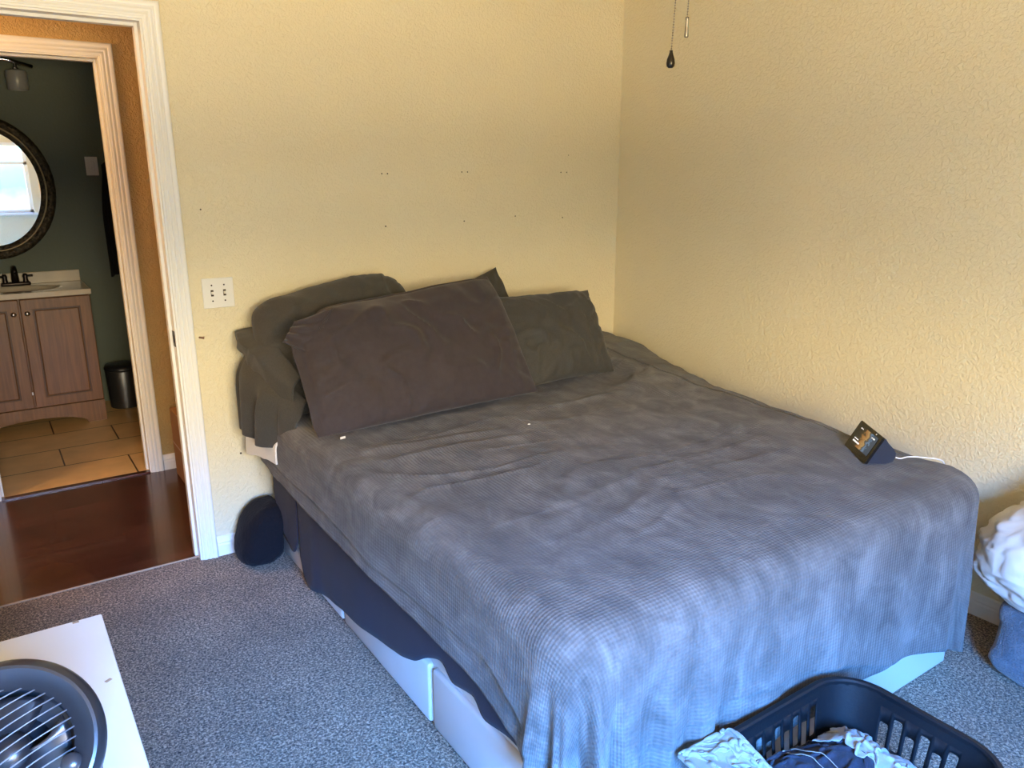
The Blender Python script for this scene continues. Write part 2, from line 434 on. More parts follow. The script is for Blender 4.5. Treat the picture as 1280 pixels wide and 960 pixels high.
# small nail holes and a chip in the cream wall
for k, (x, z, r) in enumerate([(-1.313, 1.518, .003), (-1.287, 1.518, .003), (-.925, 1.525, .0028), (-.896, 1.525, .0028), (-.37, 1.524, .003), (-.335, 1.524, .003),
        (-1.305, 1.302, .0034), (-.917, 1.311, .003), (-.637, 1.325, .003), (-.356, 1.31, .003), (-.325, 1.604, .002), (-2.05, 1.39, .003), (-1.99, .42, .004)]):
    bm = B(); lathe(bm, [(0, -.0012), (r, -.0012), (r, .004)], (x, 0, z), (0, 1, 0), 10)
    structure(obj_bm('nail_hole', bm, M['hole'], wall_back))
bm = B(); tube(bm, [(-2.102, .0, .913), (-2.094, -.014, .913), (-2.088, -.016, .912)], [.004, .0045, .006], 8)
structure(obj_bm('wall_nail', bm, mat('rusty_nail', (.28, .16, .09), .6, .2), wall_back))

# casings --------------------------------------------------------------------
CPROF = [(0, 0), (0, .006), (.003, .009), (.008, .009), (.010, .0115), (.017, .0125), (.0195, .0105), (.023, .0105), (.0255, .014), (.033, .0150),
         (.036, .0125), (.040, .0125), (.043, .0165), (.053, .0175), (.0575, .0165), (.060, .013), (.060, 0)]
def casing(name, x0, x1, zt, y, sgn, m, rev=.006):
    """door casing around three sides; x0/x1/zt opening, sgn -1: stands towards -y"""
    bm = B(); rows = []
    for w, t in CPROF:
        o = w + rev
        rows.append([bm.verts.new(c) for c in ((x0 - o, y + sgn * t, 0), (x0 - o, y + sgn * t, zt + o), (x1 + o, y + sgn * t, zt + o), (x1 + o, y + sgn * t, 0))])
    for A, Bq in zip(rows, rows[1:]):
        for k in range(3): bm.faces.new((A[k], A[k + 1], Bq[k + 1], Bq[k]))
    bm.faces.new([r[0] for r in rows]); bm.faces.new([r[3] for r in rows])
    return structure(obj_bm(name, bm, m, base=(x1, y, 0), angle=50))
casing('trim_1', DL, DR, DH, 0, -1, M['white'])
casing('trim_2', DL, DR, DH, WT, 1, M['white'])
casing('trim_3', BL_, BR_, 2.03, BY, -1, M['white'])
casing('trim_4', BL_, BR_, 2.03, BY + .11, 1, M['white'])
def jamb(name, x0, x1, zt, y0, y1, stop0):
    bm = B(); t = .002
    box(bm, x1 - .001, x1 + .008, y0, y1, 0, zt + .006); box(bm, x0 - .008, x0 + .001, y0, y1, 0, zt + .006)
    box(bm, x0, x1, y0, y1, zt - .001, zt + .008)
    # door stop
    box(bm, x1 - .012, x1, stop0, stop0 + .035, 0, zt, .002); box(bm, x0, x0 + .012, stop0, stop0 + .035, 0, zt, .002)
    box(bm, x0 + .012, x1 - .012, stop0, stop0 + .035, zt - .012, zt, .002)
    return structure(obj_bm(name, bm, M['white'], base=(x1, y0, 0)))
door_1 = jamb('door_1', DL, DR, DH, -.004, WT + .004, .045)
jamb('door_2', BL_, BR_, 2.03, BY - .004, BY + .114, BY + .045)
bm = B(); box(bm, DR - .0035, DR - .001, .005, .036, .885, .945, .001); box(bm, DR - .0045, DR - .002, .013, .027, .90, .93, .0005)
structure(obj_bm('strike_plate', bm, M['jambdark'], door_1))
# carpet edge strip in the doorway, threshold of the bathroom
bm = B(); box(bm, DL, DR, .030, .040, -.01, .004, .002); structure(obj_bm('trim_5', bm, M['sub'], base=(DR, .03, 0)))
bm = B(); box(bm, BL_, BR_, BY - .012, BY + .022, -.01, .008, .003); structure(obj_bm('trim_6', bm, M['laminate'], base=(0, 0, 0)))

# baseboards -----------------------------------------------------------------
BPROF = [(0, 0), (.012, 0), (.012, .045), (.010, .052), (.011, .058), (.008, .068), (.006, .078), (.002, .082), (0, .083)]
def baseboard(name, a, b, n, m):
    bm = B(); a = Vector(a); b = Vector(b); n = Vector(n)
    prism(bm, BPROF, 0, 1, lambda u, v, d: a.lerp(b, d) + n * u + Vector((0, 0, v)))
    return structure(obj_bm(name, bm, m, base=a))
baseboard('baseboard_back', (DR + .068, 0, 0), (0, 0, 0), (0, -1, 0), M['white'])
baseboard('baseboard_right', (0, 0, 0), (0, YS, 0), (-1, 0, 0), M['white'])
baseboard('baseboard_left', (XW, 0, 0), (XW, YS, 0), (1, 0, 0), M['white'])
baseboard('baseboard_front', (XW, YS, 0), (0, YS, 0), (0, 1, 0), M['white'])
baseboard('baseboard_hall', (BR_ + .068, BY, 0), (-1.0, BY, 0), (0, -1, 0), M['white'])

# window behind the camera (seen in the bathroom mirror) -----------------------
bm = B(); fw = .045
for (a, b_, c, d) in [(WX0, WX1, WZ0, WZ0 + fw), (WX0, WX1, WZ1 - fw, WZ1), (WX0, WX0 + fw, WZ0, WZ1), (WX1 - fw, WX1, WZ0, WZ1), (WX0, WX1, 1.635, 1.675)]:
    box(bm, a, b_, YS - .075, YS - .035, c, d, .003)
box(bm, WX0 - .04, WX1 + .04, YS - .1, YS + .03, WZ0 - .03, WZ0, .004)
win = structure(obj_bm('window_1', bm, M['white'], base=(WX0, YS, WZ0)))
bm = B(); box(bm, WX0 + fw, WX1 - fw, YS - .058, YS - .054, WZ0 + fw, WZ1 - fw)
structure(obj_bm('window_pane', bm, M['pane'], win))
WORLD_S, HALL_P, EXPO = 80, 46, 0
# ------------------------------------------------------------------ light switch plate
t = thing('light_switch', 'white two-toggle switch plate on the cream wall beside the door casing', 'light switch', (-2.017, -.002, 1.078))
bm = B(); box(bm, -2.075, -1.959, -.006, 0, 1.021, 1.135, .0025); obj_bm('plate', bm, M['plate'], t)
for x in (-2.040, -1.994):
    bm = B(); box(bm, x - .005, x + .005, -.0075, -.004, 1.066, 1.090, .0006); o = obj_bm('slot', bm, M['hole'], t)
    bm = B(); box(bm, x - .0042, x + .0042, -.0165, -.004, 1.074, 1.084, .0015, mtx=Matrix.Translation((0, 0, 0))); obj_bm('toggle', bm, M['plate'], t)
    for z in (1.048, 1.108):
        bm = B(); lathe(bm, [(0, .0072), (.003, .0068), (.0034, .005)], (x, 0, z), (0, -1, 0), 12); obj_bm('screw', bm, M['jambdark'], t)

# ------------------------------------------------------------------ bed
XB0, XB1, YB0, YB1 = -1.89, -.37, -2.06, -.02
bed = thing('captain_bed', 'white wooden bed base with drawers along its side, under the grey blanket', 'bed', ((XB0 + XB1) / 2, (YB0 + YB1) / 2, 0))
bm = B(); box(bm, XB0 + .016, XB1, YB0, YB1, 0, .40, .004)
obj_bm('frame', bm, M['bedwhite'], bed)
for (a, b_) in ((-.762, -.10), (-1.402, -.778), (-2.042, -1.420)):
    bm = B(); box(bm, XB0, XB0 + .03, a if a < b_ else b_, b_ if a < b_ else a, .010, .202, .011, 3)
    obj_bm('drawer', bm, M['bedwhite'], bed, angle=35)

TOPZ = .655
bm = B(); box(bm, XB0 + .01, XB1 - .01, YB0 + .01, YB1 - .01, .40, TOPZ - .014, .05, 4)
tag(obj_bm('mattress', bm, M['cream'], smooth=True), 'thick mattress hidden under the grey blanket on the white bed base', 'mattress')

# navy sheet hanging out under the blanket
def strip(pts_hem, path, ztop, nz=24, amp=.008, seed=0, thick_in=None):
    """path(y)->x ; hem given as list of (y, z)"""
    ys = np.linspace(pts_hem[0][0], pts_hem[-1][0], max(12, int(abs(pts_hem[-1][0] - pts_hem[0][0]) / .012)))
    hy = np.array([p[0] for p in pts_hem]); hz = np.array([p[1] for p in pts_hem])
    hem = np.interp(-ys, -hy, hz)
    k = np.array([.25, .5, .25])
    for _ in range(3): hem[1:-1] = np.convolve(hem, k, 'valid')
    V = []; UV = []
    for i, y in enumerate(ys):
        for j in range(nz):
            f = j / (nz - 1); z = ztop + (hem[i] - ztop) * f
            w = n1(np.array([y]), 5, 2, seed)[0] * amp * f + n1(np.array([y]), 14, 1, seed + 4)[0] * amp * .35 * f
            V.append((path(y) - w - .010 * f, y, z)); UV.append((y, z))
    return V, UV, grid_faces(len(ys), nz)
V1, U1, F1 = strip([(-.16, .30), (-.18, .24), (-.21, .15), (-.27, .118), (-.34, .105), (-.385, .115), (-.405, .15), (-.415, .20)], lambda y: -1.903, .60, seed=2)
V2, U2, F2 = strip([(-.425, .12), (-.44, .04), (-.50, .022), (-.58, .048), (-.73, .085), (-.86, .104), (-1.02, .127), (-1.175, .155), (-1.30, .185), (-1.40, .225), (-1.45, .265), (-1.52, .300), (-1.556, .302), (-1.566, .262), (-1.60, .268), (-1.65, .284), (-1.71, .300), (-1.725, .262), (-1.80, .275), (-1.86, .286), (-1.95, .27), (-2.06, .26)], lambda y: -1.908, .60, seed=7)
# right hand and foot edges of the same sheet
V3, U3, F3 = strip([(-.10, .36), (-1.2, .30), (-1.8, .24), (-1.985, .17)], lambda y: -.352, .60, amp=.006, seed=9)
V3 = [(2 * -.352 - x, y, z) for x, y, z in V3]
V4, U4, F4 = strip([(-.38, .22), (-.9, .28), (-1.5, .3), (-1.87, .28)], lambda y: 0, .60, amp=.004, seed=5)
V4 = [(y, -2.072 + x * .4, z) for x, y, z in V4]
Vs, Us, Fs = [], [], []
for v, u, f in ((V1, U1, F1), (V2, U2, F2), (V3, U3, F3), (V4, U4, F4)):
    o = len(Vs); Vs += v; Us += u; Fs += [tuple(i + o for i in q) for q in f]
tag(obj_np('bed_sheet', Vs, Fs, M['navy'], uv=Us, solid=.003, offset=0), 'dark navy sheet hanging below the grey blanket along the bed side', 'sheet')

# ------------------------------------------------------------------ the grey blanket
RE, RC = .075, .055
def outline(x0, x1, y0, y1, rc, step=.011):
    """left (head->foot), foot, right, head edge; returns pts, normals, arc parameter with corners stretched"""
    P = []; Nn = []; Q = []; q = 0
    def line(a, b, n):
        nonlocal q
        Ls = math.dist(a, b); k = max(2, int(Ls / step))
        for i in range(k):
            f = i / k; P.append((a[0] + (b[0] - a[0]) * f, a[1] + (b[1] - a[1]) * f)); Nn.append(n); Q.append(q + Ls * f)
        q += Ls
    def arc(c, a0, a1, k):
        nonlocal q
        for i in range(k):
            f = i / k; a = a0 + (a1 - a0) * f; n = (math.cos(a), math.sin(a))
            P.append((c[0] + rc * n[0], c[1] + rc * n[1])); Nn.append(n); Q.append(q + .34 * f)
        q += .34
    line((x0, y1 - rc), (x0, y0 + rc), (-1, 0)); arc((x0 + rc, y0 + rc), PI, 1.5 * PI, 46)
    line((x0 + rc, y0), (x1 - rc, y0), (0, -1)); arc((x1 - rc, y0 + rc), 1.5 * PI, 2 * PI, 40)
    line((x1, y0 + rc), (x1, y1 - rc), (1, 0)); arc((x1 - rc, y1 - rc), 0, .5 * PI, 8)
    line((x1 - rc, y1), (x0 + rc, y1), (0, 1)); arc((x0 + rc, y1 - rc), .5 * PI, PI, 8)
    return np.array(P), np.array(Nn), np.array(Q)
XO0, XO1, YO0, YO1 = -1.953, -.335, -2.112, -.035
P, NN, Q = outline(XO0 + RE, XO1 - RE, YO0 + RE, YO1 - .02, RC)
n = len(P); cx, cy = (XO0 + XO1) / 2, (YO0 + YO1) / 2

def ridge(y): return np.interp(-y, [.0, .40, .59, .84, 1.06, 1.30, 1.63, 1.92, 2.2], [.105, .095, .066, .05, .034, .014, .004, 0, 0])
def top_z(x, y):
    Pt = np.stack([x, y, np.zeros_like(x)], -1)
    z = TOPZ + .010 * fbm(Pt, 2.2, 2, 11) + .0035 * fbm(Pt, 9, 2, 12)
    # sharp little wrinkles pulled across the cloth
    W = np.stack([x * 3 + .5 * fbm(Pt, 3, 2, 31), y * 9 + .8 * fbm(Pt, 2.5, 2, 32), np.zeros_like(x)], -1)
    rg = 1 - np.abs(vnoise(W, 41)); z = z + .006 * np.clip(rg - .75, 0, 1) * 4 * np.clip(vnoise(Pt * 1.9 + 3.3, 8) + .35, 0, 1)
    # long creases fanning out from the pillow end on the left
    z = z + .007 * np.exp(-((y + .95 + .18 * (x + 1.4) + .02 * vnoise(Pt * 6, 3)) / .022) ** 2) * sstep(-1.95, -1.75, x) * (1 - sstep(-1.5, -1.25, x))
    z = z + .006 * np.exp(-((y + 1.03 + .10 * (x + 1.4)) / .018) ** 2) * sstep(-1.9, -1.7, x) * (1 - sstep(-1.45, -1.2, x))
    # cloth heaped along the wall side
    wob = .03 * n1(y, 3.5, 2, 5)
    z = z + ridge(y) * np.exp(-((x + .37 + wob) / (.10 + .10 * ridge(y) / .1)) ** 2)
    z = z + .018 * np.exp(-((x + .50 + wob * 2 - .1 * (y + .6)) / .03) ** 2) * sstep(-1.1, -.6, y)
    # a dip where the display lies, sagging at the head under the pillows
    return z

V = []; UV = []; F = []
NR = 66
ks = 1 - (np.arange(NR) / (NR - 1)) ** .92
for k in ks:                                   # top, outline shrinking to the middle
    x = cx + (P[:, 0] - cx) * k; y = cy + (P[:, 1] - cy) * k
    z = top_z(x, y)
    V += list(zip(x, y, z)); UV += list(zip(x, y))
for r in range(NR - 1):
    for i in range(n):
        a = r * n + i; b_ = r * n + (i + 1) % n; F.append((a, b_, b_ + n, a + n))

def corner_gain(px, py):
    gl = np.exp(-(((px - XO0) / .36) ** 2 + ((py - YO0) / .13) ** 2))
    gr = np.exp(-(((px - XO1) / .22) ** 2 + ((py - YO0) / .22) ** 2))
    return gl, gr
GL, GR = corner_gain(P[:, 0], P[:, 1])
ISL = NN[:, 0] < -.7; ISF = NN[:, 1] < -.5; ISR = NN[:, 0] > .7; ISH = NN[:, 1] > .3
def hem_z(layer):
    x, y = P[:, 0], P[:, 1]
    if layer == 0:
        hl = np.interp(-y, [0, .4, .9, 1.2, 1.55, 1.80, 1.93, 2.04], [.475, .47, .457, .435, .452, .475, .425, .29])
        hf = np.interp(x, [-1.9, -1.8, -1.66, -1.47, -1.18, -1.0, -.88, -.7, -.55, -.45, -.40], [.27, .30, .350, .352, .310, .255, .205, .175, .145, .09, .03])
    else:
        hl = np.interp(-y, [0, .3, .5, .8, 1.15, 1.4, 1.7, 1.80, 1.93, 2.04], [.425, .422, .412, .388, .396, .386, .392, .375, .345, .20])
        hf = np.interp(x, [-1.9, -1.8, -1.5, -1.2, -1.0, -.9, -.6, -.5, -.40], [.16, .15, .15, .16, .175, .185, .185, .22, .25])
    hr = np.interp(-y, [0, .5, 1.5, 1.95, 2.05], [.42, .40, .33, .22, .05 if layer == 0 else .2])
    h = np.where(ISR, hr, np.where(ISF, hf, hl)); h = np.where(ISH, .56, h)
    kk = np.array([1, 2, 3, 2, 1]) / 9
    hp = np.concatenate([h[-8:], h, h[:8]])
    for _ in range(3): hp = np.convolve(hp, kk, 'same')
    return hp[8:-8] + .004 * n1(Q, 9, 2, 3 + layer)
zedge = top_z(P[:, 0], P[:, 1])
BULGE = np.where(ISR, np.interp(-P[:, 1], [0, .3, .6, 1.0, 1.5, 1.9], [.26, .24, .17, .09, .03, 0]), 0)
def skirt(layer, d_start, inset, ND):
    """rows going out from the top outline, over the rounded edge and down"""
    hem = hem_z(layer); arc = RE * PI / 2
    dtot = arc + np.maximum(zedge - RE - hem, .01)
    V = []; UV = []
    for j in range(ND):
        f = j / (ND - 1)
        d = d_start + (dtot - d_start) * f
        th = np.clip(d / RE, 0, PI / 2); re = RE - inset
        ox = re * np.sin(th); dn = np.maximum(d - arc, 0)
        oz = (RE - re) * (d > 0) * 0 + RE - RE * np.cos(th) + dn
        g = sstep(0, .30, dn)
        wav = .011 * n1(Q, 3.0, 2, 21) + .006 * n1(Q, 8, 1, 22)
        pl = GL * (.052 * np.sin(2 * PI * Q / .118 + 1.6 + 1.2 * dn) + .012 * np.sin(2 * PI * Q / .047 + 2))
        pr = GR * .016 * np.sin(2 * PI * Q / .15)
        fo = ISF * (.013 * np.sin(2 * PI * Q / .26 + 2.5 * n1(Q, 2, 1, 9) + 1.5 * dn) * np.clip(n1(Q, 1.4, 1, 6) + .55, 0, 1.2) + .0035 * np.sin(2 * PI * Q / .085 + 4 * n1(Q, 3, 1, 19) + 3 * dn) * np.clip(n1(Q, 2.5, 1, 26) + .2, 0, 1))
        fl = ISL * .012
        out = ox + g * (wav + .9 * pl + pr + fo) + dn * (.055 * GL + .04 * GR) + fl * g
        out = np.maximum(out, ox - .022) + BULGE * sstep(0, .16, d)
        zz = zedge - oz * (1 - .55 * BULGE / .26 * np.exp(-dn / .12)) + ISR * ridge(P[:, 1]) * .10 * np.exp(-((d - .10) / .07) ** 2)
        # little wrinkles in the hanging cloth
        x = P[:, 0] + NN[:, 0] * out; y = P[:, 1] + NN[:, 1] * out
        Pt = np.stack([Q * 1.0, dn * .45, np.full_like(Q, .5 * layer)], -1)
        wr = .0022 * fbm(Pt, 9, 2, 51) * sstep(0, .1, d)
        x = x + NN[:, 0] * wr; y = y + NN[:, 1] * wr
        x = np.minimum(x, -.012 - .004 * layer)
        V += list(zip(x, y, zz)); UV += list(zip(P[:, 0] + NN[:, 0] * d, P[:, 1] + NN[:, 1] * d))
    return V, UV
ND = 46
V2, UV2 = skirt(0, 0, 0, ND)
base0 = len(V); V += V2; UV += UV2
for j in range(ND - 1):
    for i in range(n):
        a = base0 + j * n + i; b_ = base0 + j * n + (i + 1) % n; F.append((a, a + n, b_ + n, b_))
me_v = np.array(V)
blk = obj_np('blanket', V, F, M['blanket'], uv=UV, solid=.007, offset=-1)
# stitch the two outlines together
bmx = bmesh.new(); bmx.from_mesh(blk.data); bmesh.ops.remove_doubles(bmx, verts=bmx.verts, dist=1e-5)
bmesh.ops.recalc_face_normals(bmx, faces=bmx.faces); bmx.to_mesh(blk.data); bmx.free()
for p_ in blk.data.polygons: p_.use_smooth = True
tag(blk, 'large grey waffle plush blanket spread over the bed and hanging to the floor', 'blanket')
V3, UV3 = skirt(1, .06, .007, 40)
F3 = []
for j in range(39):
    for i in range(n):
        a = j * n + i; b_ = j * n + (i + 1) % n; F3.append((a, a + n, b_ + n, b_))
lower = obj_np('lower_layer', V3, F3, M['blanket'], parent=blk, uv=UV3, solid=.005, offset=-1)

bm = B(); bmesh.ops.create_icosphere(bm, subdivisions=2, radius=.0045)
bmesh.ops.scale(bm, vec=(1.3, .9, .6), verts=bm.verts); bmesh.ops.translate(bm, vec=(-1.237, -.962, TOPZ + .010), verts=bm.verts)
LINT = obj_bm('lint', bm, M['lint'], smooth=True); tag(LINT, 'tiny white speck of lint lying on the grey blanket before the pillows', 'lint')

# ------------------------------------------------------------------ pillows
def pillow_mesh(BL, BR, TR, TL, half, seed, nu=64, nv=44, flange=0, pinch=.05, wr=.012, flat=.0, sag=0, sub=(1, 1), curl=None, power=2.6, round_=(0, 0, 0, 0)):
    BL, BR, TR, TL = [np.array(p, float) for p in (BL, BR, TR, TL)]
    nrm = np.cross(BR - BL, TL - BL); nrm /= np.linalg.norm(nrm)
    su = np.sin(np.linspace(-PI / 2, PI / 2, nu)); sv = np.sin(np.linspace(-PI / 2, PI / 2, nv))
    su = .55 * su + .45 * np.linspace(-1, 1, nu); sv = .55 * sv + .45 * np.linspace(-1, 1, nv)
    u, v = np.meshgrid(su, sv, indexing='ij')
    fl_, fr_, fb_, ft_ = flange if isinstance(flange, tuple) else (flange,) * 4      # flat border left, right, bottom, top
    iu = np.clip(np.abs(u) / (1 - np.where(u < 0, fl_, fr_)), 0, 1); iv = np.clip(np.abs(v) / (1 - np.where(v < 0, fb_, ft_)), 0, 1)
    hgt = ((1 - iu ** power) * (1 - iv ** power)) ** .55
    uu = u * (1 - pinch * (1 - v ** 2) ** 1.0); vv = v * (1 - pinch * 1.3 * (1 - u ** 2) ** 1.0)
    rw = sum(r_ * np.clip(u * a_, 0, 1) ** 4 * np.clip(v * b_, 0, 1) ** 4 for r_, (a_, b_) in zip(round_, ((-1, -1), (1, -1), (1, 1), (-1, 1))))
    uu = uu * (1 - rw); vv = vv * (1 - rw)
    s = (uu[..., None] + 1) / 2; q = (vv[..., None] + 1) / 2
    base = (1 - s) * (1 - q) * BL + s * (1 - q) * BR + s * q * TR + (1 - s) * q * TL
    A = np.stack([u * 1.6 + seed, v * 1.1, np.zeros_like(u)], -1)
    W = np.stack([u * 3.2 + .9 * fbm(A, 1.3, 2, seed), v * 1.2 + .7 * fbm(A, 1.1, 2, seed + 5), np.zeros_like(u) + seed], -1)
    rid = np.clip((1 - np.abs(vnoise(W, seed + 9))) - .62, 0, 1) * 2.6
    edge = np.clip(np.maximum(np.abs(u), np.abs(v)), 0, 1) ** 3
    W2 = np.stack([np.arctan2(v, u) * 5 + .4 * fbm(A, 2, 2, seed + 3), np.hypot(u, v) * .8, np.zeros_like(u) + seed], -1)
    rad = np.clip((1 - np.abs(vnoise(W2, seed + 21))) - .5, 0, 1) * 2 * edge * (1 - np.clip(np.maximum(iu, iv), 0, 1) ** 14)
    disp = half * hgt * (1 + .16 * fbm(A, 1.2, 2, seed + 2)) 
    wav = .010 * fbm(A * 2.2, 1, 2, seed + 40) * edge
    V = []; UV = []
    for sgn in (1, -1):
        d = sgn * (disp + .002) + (sgn * (wr * rid * hgt - wr * .9 * rad)) + wav
        d = np.where((np.abs(u) > .9999) | (np.abs(v) > .9999), wav, d)
        pt = base + nrm * d[..., None]
        if sag: pt[..., 2] -= sag * np.clip(1 - hgt, 0, 1) * (v > 0) * 0
        if curl is not None:
            cu, cv, rad_, vec = curl
            wgt = np.exp(-(((u - cu) / rad_) ** 2 + ((v - cv) / (rad_ * 1.5)) ** 2))
            pt = pt + wgt[..., None] * np.array(vec)
        V += list(pt.reshape(-1, 3)); UV += list(np.stack([u, v], -1).reshape(-1, 2))
    F = grid_faces(nu, nv); N_ = nu * nv
    F = F + [(a + N_, d + N_, c + N_, b + N_) for a, b, c, d in F]
    return V, F, UV, nrm

def pillow(name, label, corners, half, seed, m, cat='pillow', minz=None, **kw):
    V, F, UV, nrm = pillow_mesh(*corners, half, seed, **kw)
    V = np.array(V)
    if minz is not None:                        # rests on the bed: squash what would sink in
        z = V[:, 2]; lowm = z < minz + .03
        V[:, 2] = np.where(lowm, minz + .03 - .03 * np.tanh((minz + .03 - z) / .03) , z)
    me = bpy.data.meshes.new(name)
    me.from_pydata([tuple(v) for v in V], [], F); me.update()
    b2 = bmesh.new(); b2.from_mesh(me); bmesh.ops.remove_doubles(b2, verts=b2.verts, dist=1e-5); bmesh.ops.recalc_face_normals(b2, faces=b2.faces); b2.to_mesh(me); b2.free()
    o = finish(name, me, m, smooth=True)
    tag(o, label, cat); return o

PZ = TOPZ + .012
p_left = pillow('bed_pillow', 'big charcoal pillow with loose drooping case, leftmost against the wall', [(-1.93, -.43, PZ), (-1.24, -.40, PZ), (-1.30, -.085, 1.135), (-1.965, -.13, 1.045)], .115, 3, M['olive'], pinch=.01, wr=.020, minz=PZ - .004, round_=(0, 0, .17, .12))
p_mid = pillow('bed_pillow', 'charcoal pillow behind the plum pillow, only its pointed corner showing', [(-1.25, -.26, PZ), (-.66, -.26, PZ), (-.795, -.075, 1.105), (-1.22, -.075, .985)], .055, 8, M['olive'], minz=PZ - .004)
p_right = pillow('bed_pillow', 'charcoal green pillow leaning at the right end beside the room corner', [(-1.02, -.60, PZ), (-.525, -.60, PZ + .01), (-.470, -.35, 1.008), (-1.03, -.34, 1.02)], .085, 14, M['olive'], wr=.021, minz=PZ - .002)
p_plum = pillow('pillow_sham', 'long plum brown pillow with a stitched flange, in front of the other pillows', [(-1.935, -.725, PZ), (-.965, -.665, PZ), (-.985, -.325, 1.115), (-1.935, -.45, 1.055)], .085, 23, M['purple'], nu=90, nv=60,
    flange=(.075, .004, .006, .035), pinch=.03, wr=.022, minz=PZ - .002, curl=(-1, 1, .18, (.03, -.06, -.05)), round_=(.04, .02, .05, .15))
# small tag sewn at the plum pillow's lower edge
bm = B(); box(bm, -.010, .010, -.001, .001, -.004, .004, .0005, mtx=Matrix.Translation((-1.845, -.752, PZ + .006)) @ Matrix.Rotation(.2, 4, 'Z'))
obj_bm('care_tag', bm, M['terry'], p_plum)

# its quilted flange folded forward at the upper left corner
fa, fb, fc, fd = [np.array(q) for q in ((-1.945, -.515, .966), (-1.868, -.545, .920), (-1.758, -.515, 1.066), (-1.888, -.475, 1.022))]
V = []; UV = []
for i in range(30):
    for j in range(14):
        a, c = i / 29, j / 13
        q = (1 - a) * ((1 - c) * fb + c * fa) + a * ((1 - c) * fc + c * fd)
        q = q + np.array([-.3, -.8, .4]) * (.006 * math.sin(a * 21 + 2 * math.sin(c * 3)) * (.35 + c) + .010 * math.sin(a * PI) * math.sin(c * PI))
        V.append(q); UV.append((a, c))
fl_ob = obj_np('flange', V, grid_faces(30, 14), M['purple'], parent=p_plum, uv=UV, solid=.005, offset=0)
bm = B(); tube(bm, [V[i * 14 + 1] + np.array([-.002, -.005, .001]) for i in range(30)], .0022, 6); obj_bm('piping', bm, M['purple'], fl_ob, smooth=True)

# loose ends of the left pillow's case hanging over the bed edge
def hang(edge, out, drop, nfold, amp, seed, nu=60, nv=40, hemvar=.02, gather=0):
    """cloth falling from a 3-D polyline edge: bows outward (-x) then hangs"""
    E = np.array(edge, float); tt = np.linspace(0, 1, len(E)); u = np.linspace(0, 1, nu)
    e = np.stack([np.interp(u, tt, E[:, k]) for k in range(3)], -1)
    for _ in range(6): e[1:-1] = .25 * e[:-2] + .5 * e[1:-1] + .25 * e[2:]
    o = np.interp(u, np.linspace(0, 1, len(out)), out); dr = np.interp(u, np.linspace(0, 1, len(drop)), drop)
    V = []; UV = []
    for i in range(nu):
        for j in range(nv):
            f = j / (nv - 1); d = dr[i] * (1 + hemvar * n1(np.array([u[i]]), 5, 2, seed)[0]) * f
            bow = o[i] * (1 - (1 - min(1, f * 2.2)) ** 2)
            fold = amp * sstep(.05, .6, f) * (math.sin(2 * PI * nfold * u[i] + 2.2 * n1(np.array([u[i] + .3 * f]), 3, 2, seed + 2)[0]))
            down = d - .35 * o[i] * min(1, f * 2) if f > 0 else 0
            ymid = e[:, 1].mean(); y = e[i, 1] + (ymid - e[i, 1]) * gather * f + fold * .5
            V.append((e[i, 0] - bow - fold, y, e[i, 2] - max(down, 0) * 1.0)); UV.append((u[i], f))
    return V, grid_faces(nu, nv), UV
V, F, UV = hang([(-1.90, -.05, .90), (-1.925, -.18, .90), (-1.915, -.34, .82), (-1.87, -.50, .74)], [.075, .09, .075, .03], [.38, .37, .30, .19], 3.2, .016, 4)
obj_np('pillowcase_end', V, F, M['olive'], parent=p_left, uv=UV, solid=.003)
V, F, UV = hang([(-1.86, -.06, .945), (-1.90, -.20, .93), (-1.90, -.33, .90), (-1.87, -.46, .82)], [.115, .095, .06, .03], [.10, .12, .15, .13], 1.6, .010, 9, hemvar=.2)
obj_np('pillowcase_end', V, F, M['olive'], parent=p_left, uv=UV, solid=.003)

# white terry cloth peeking out under the pillowcase
V, F, UV = hang([(-1.940, -.10, .555), (-1.950, -.20, .56), (-1.952, -.30, .565), (-1.950, -.39, .57)], [.045, .028, .018, .012], [.125, .10, .085, .085], .7, .003, 6, hemvar=.03)
tag(obj_np('mattress_pad', V, F, M['terry'], uv=UV, solid=.006), 'white terry cloth corner sticking out below the drooping charcoal pillowcase', 'cloth')

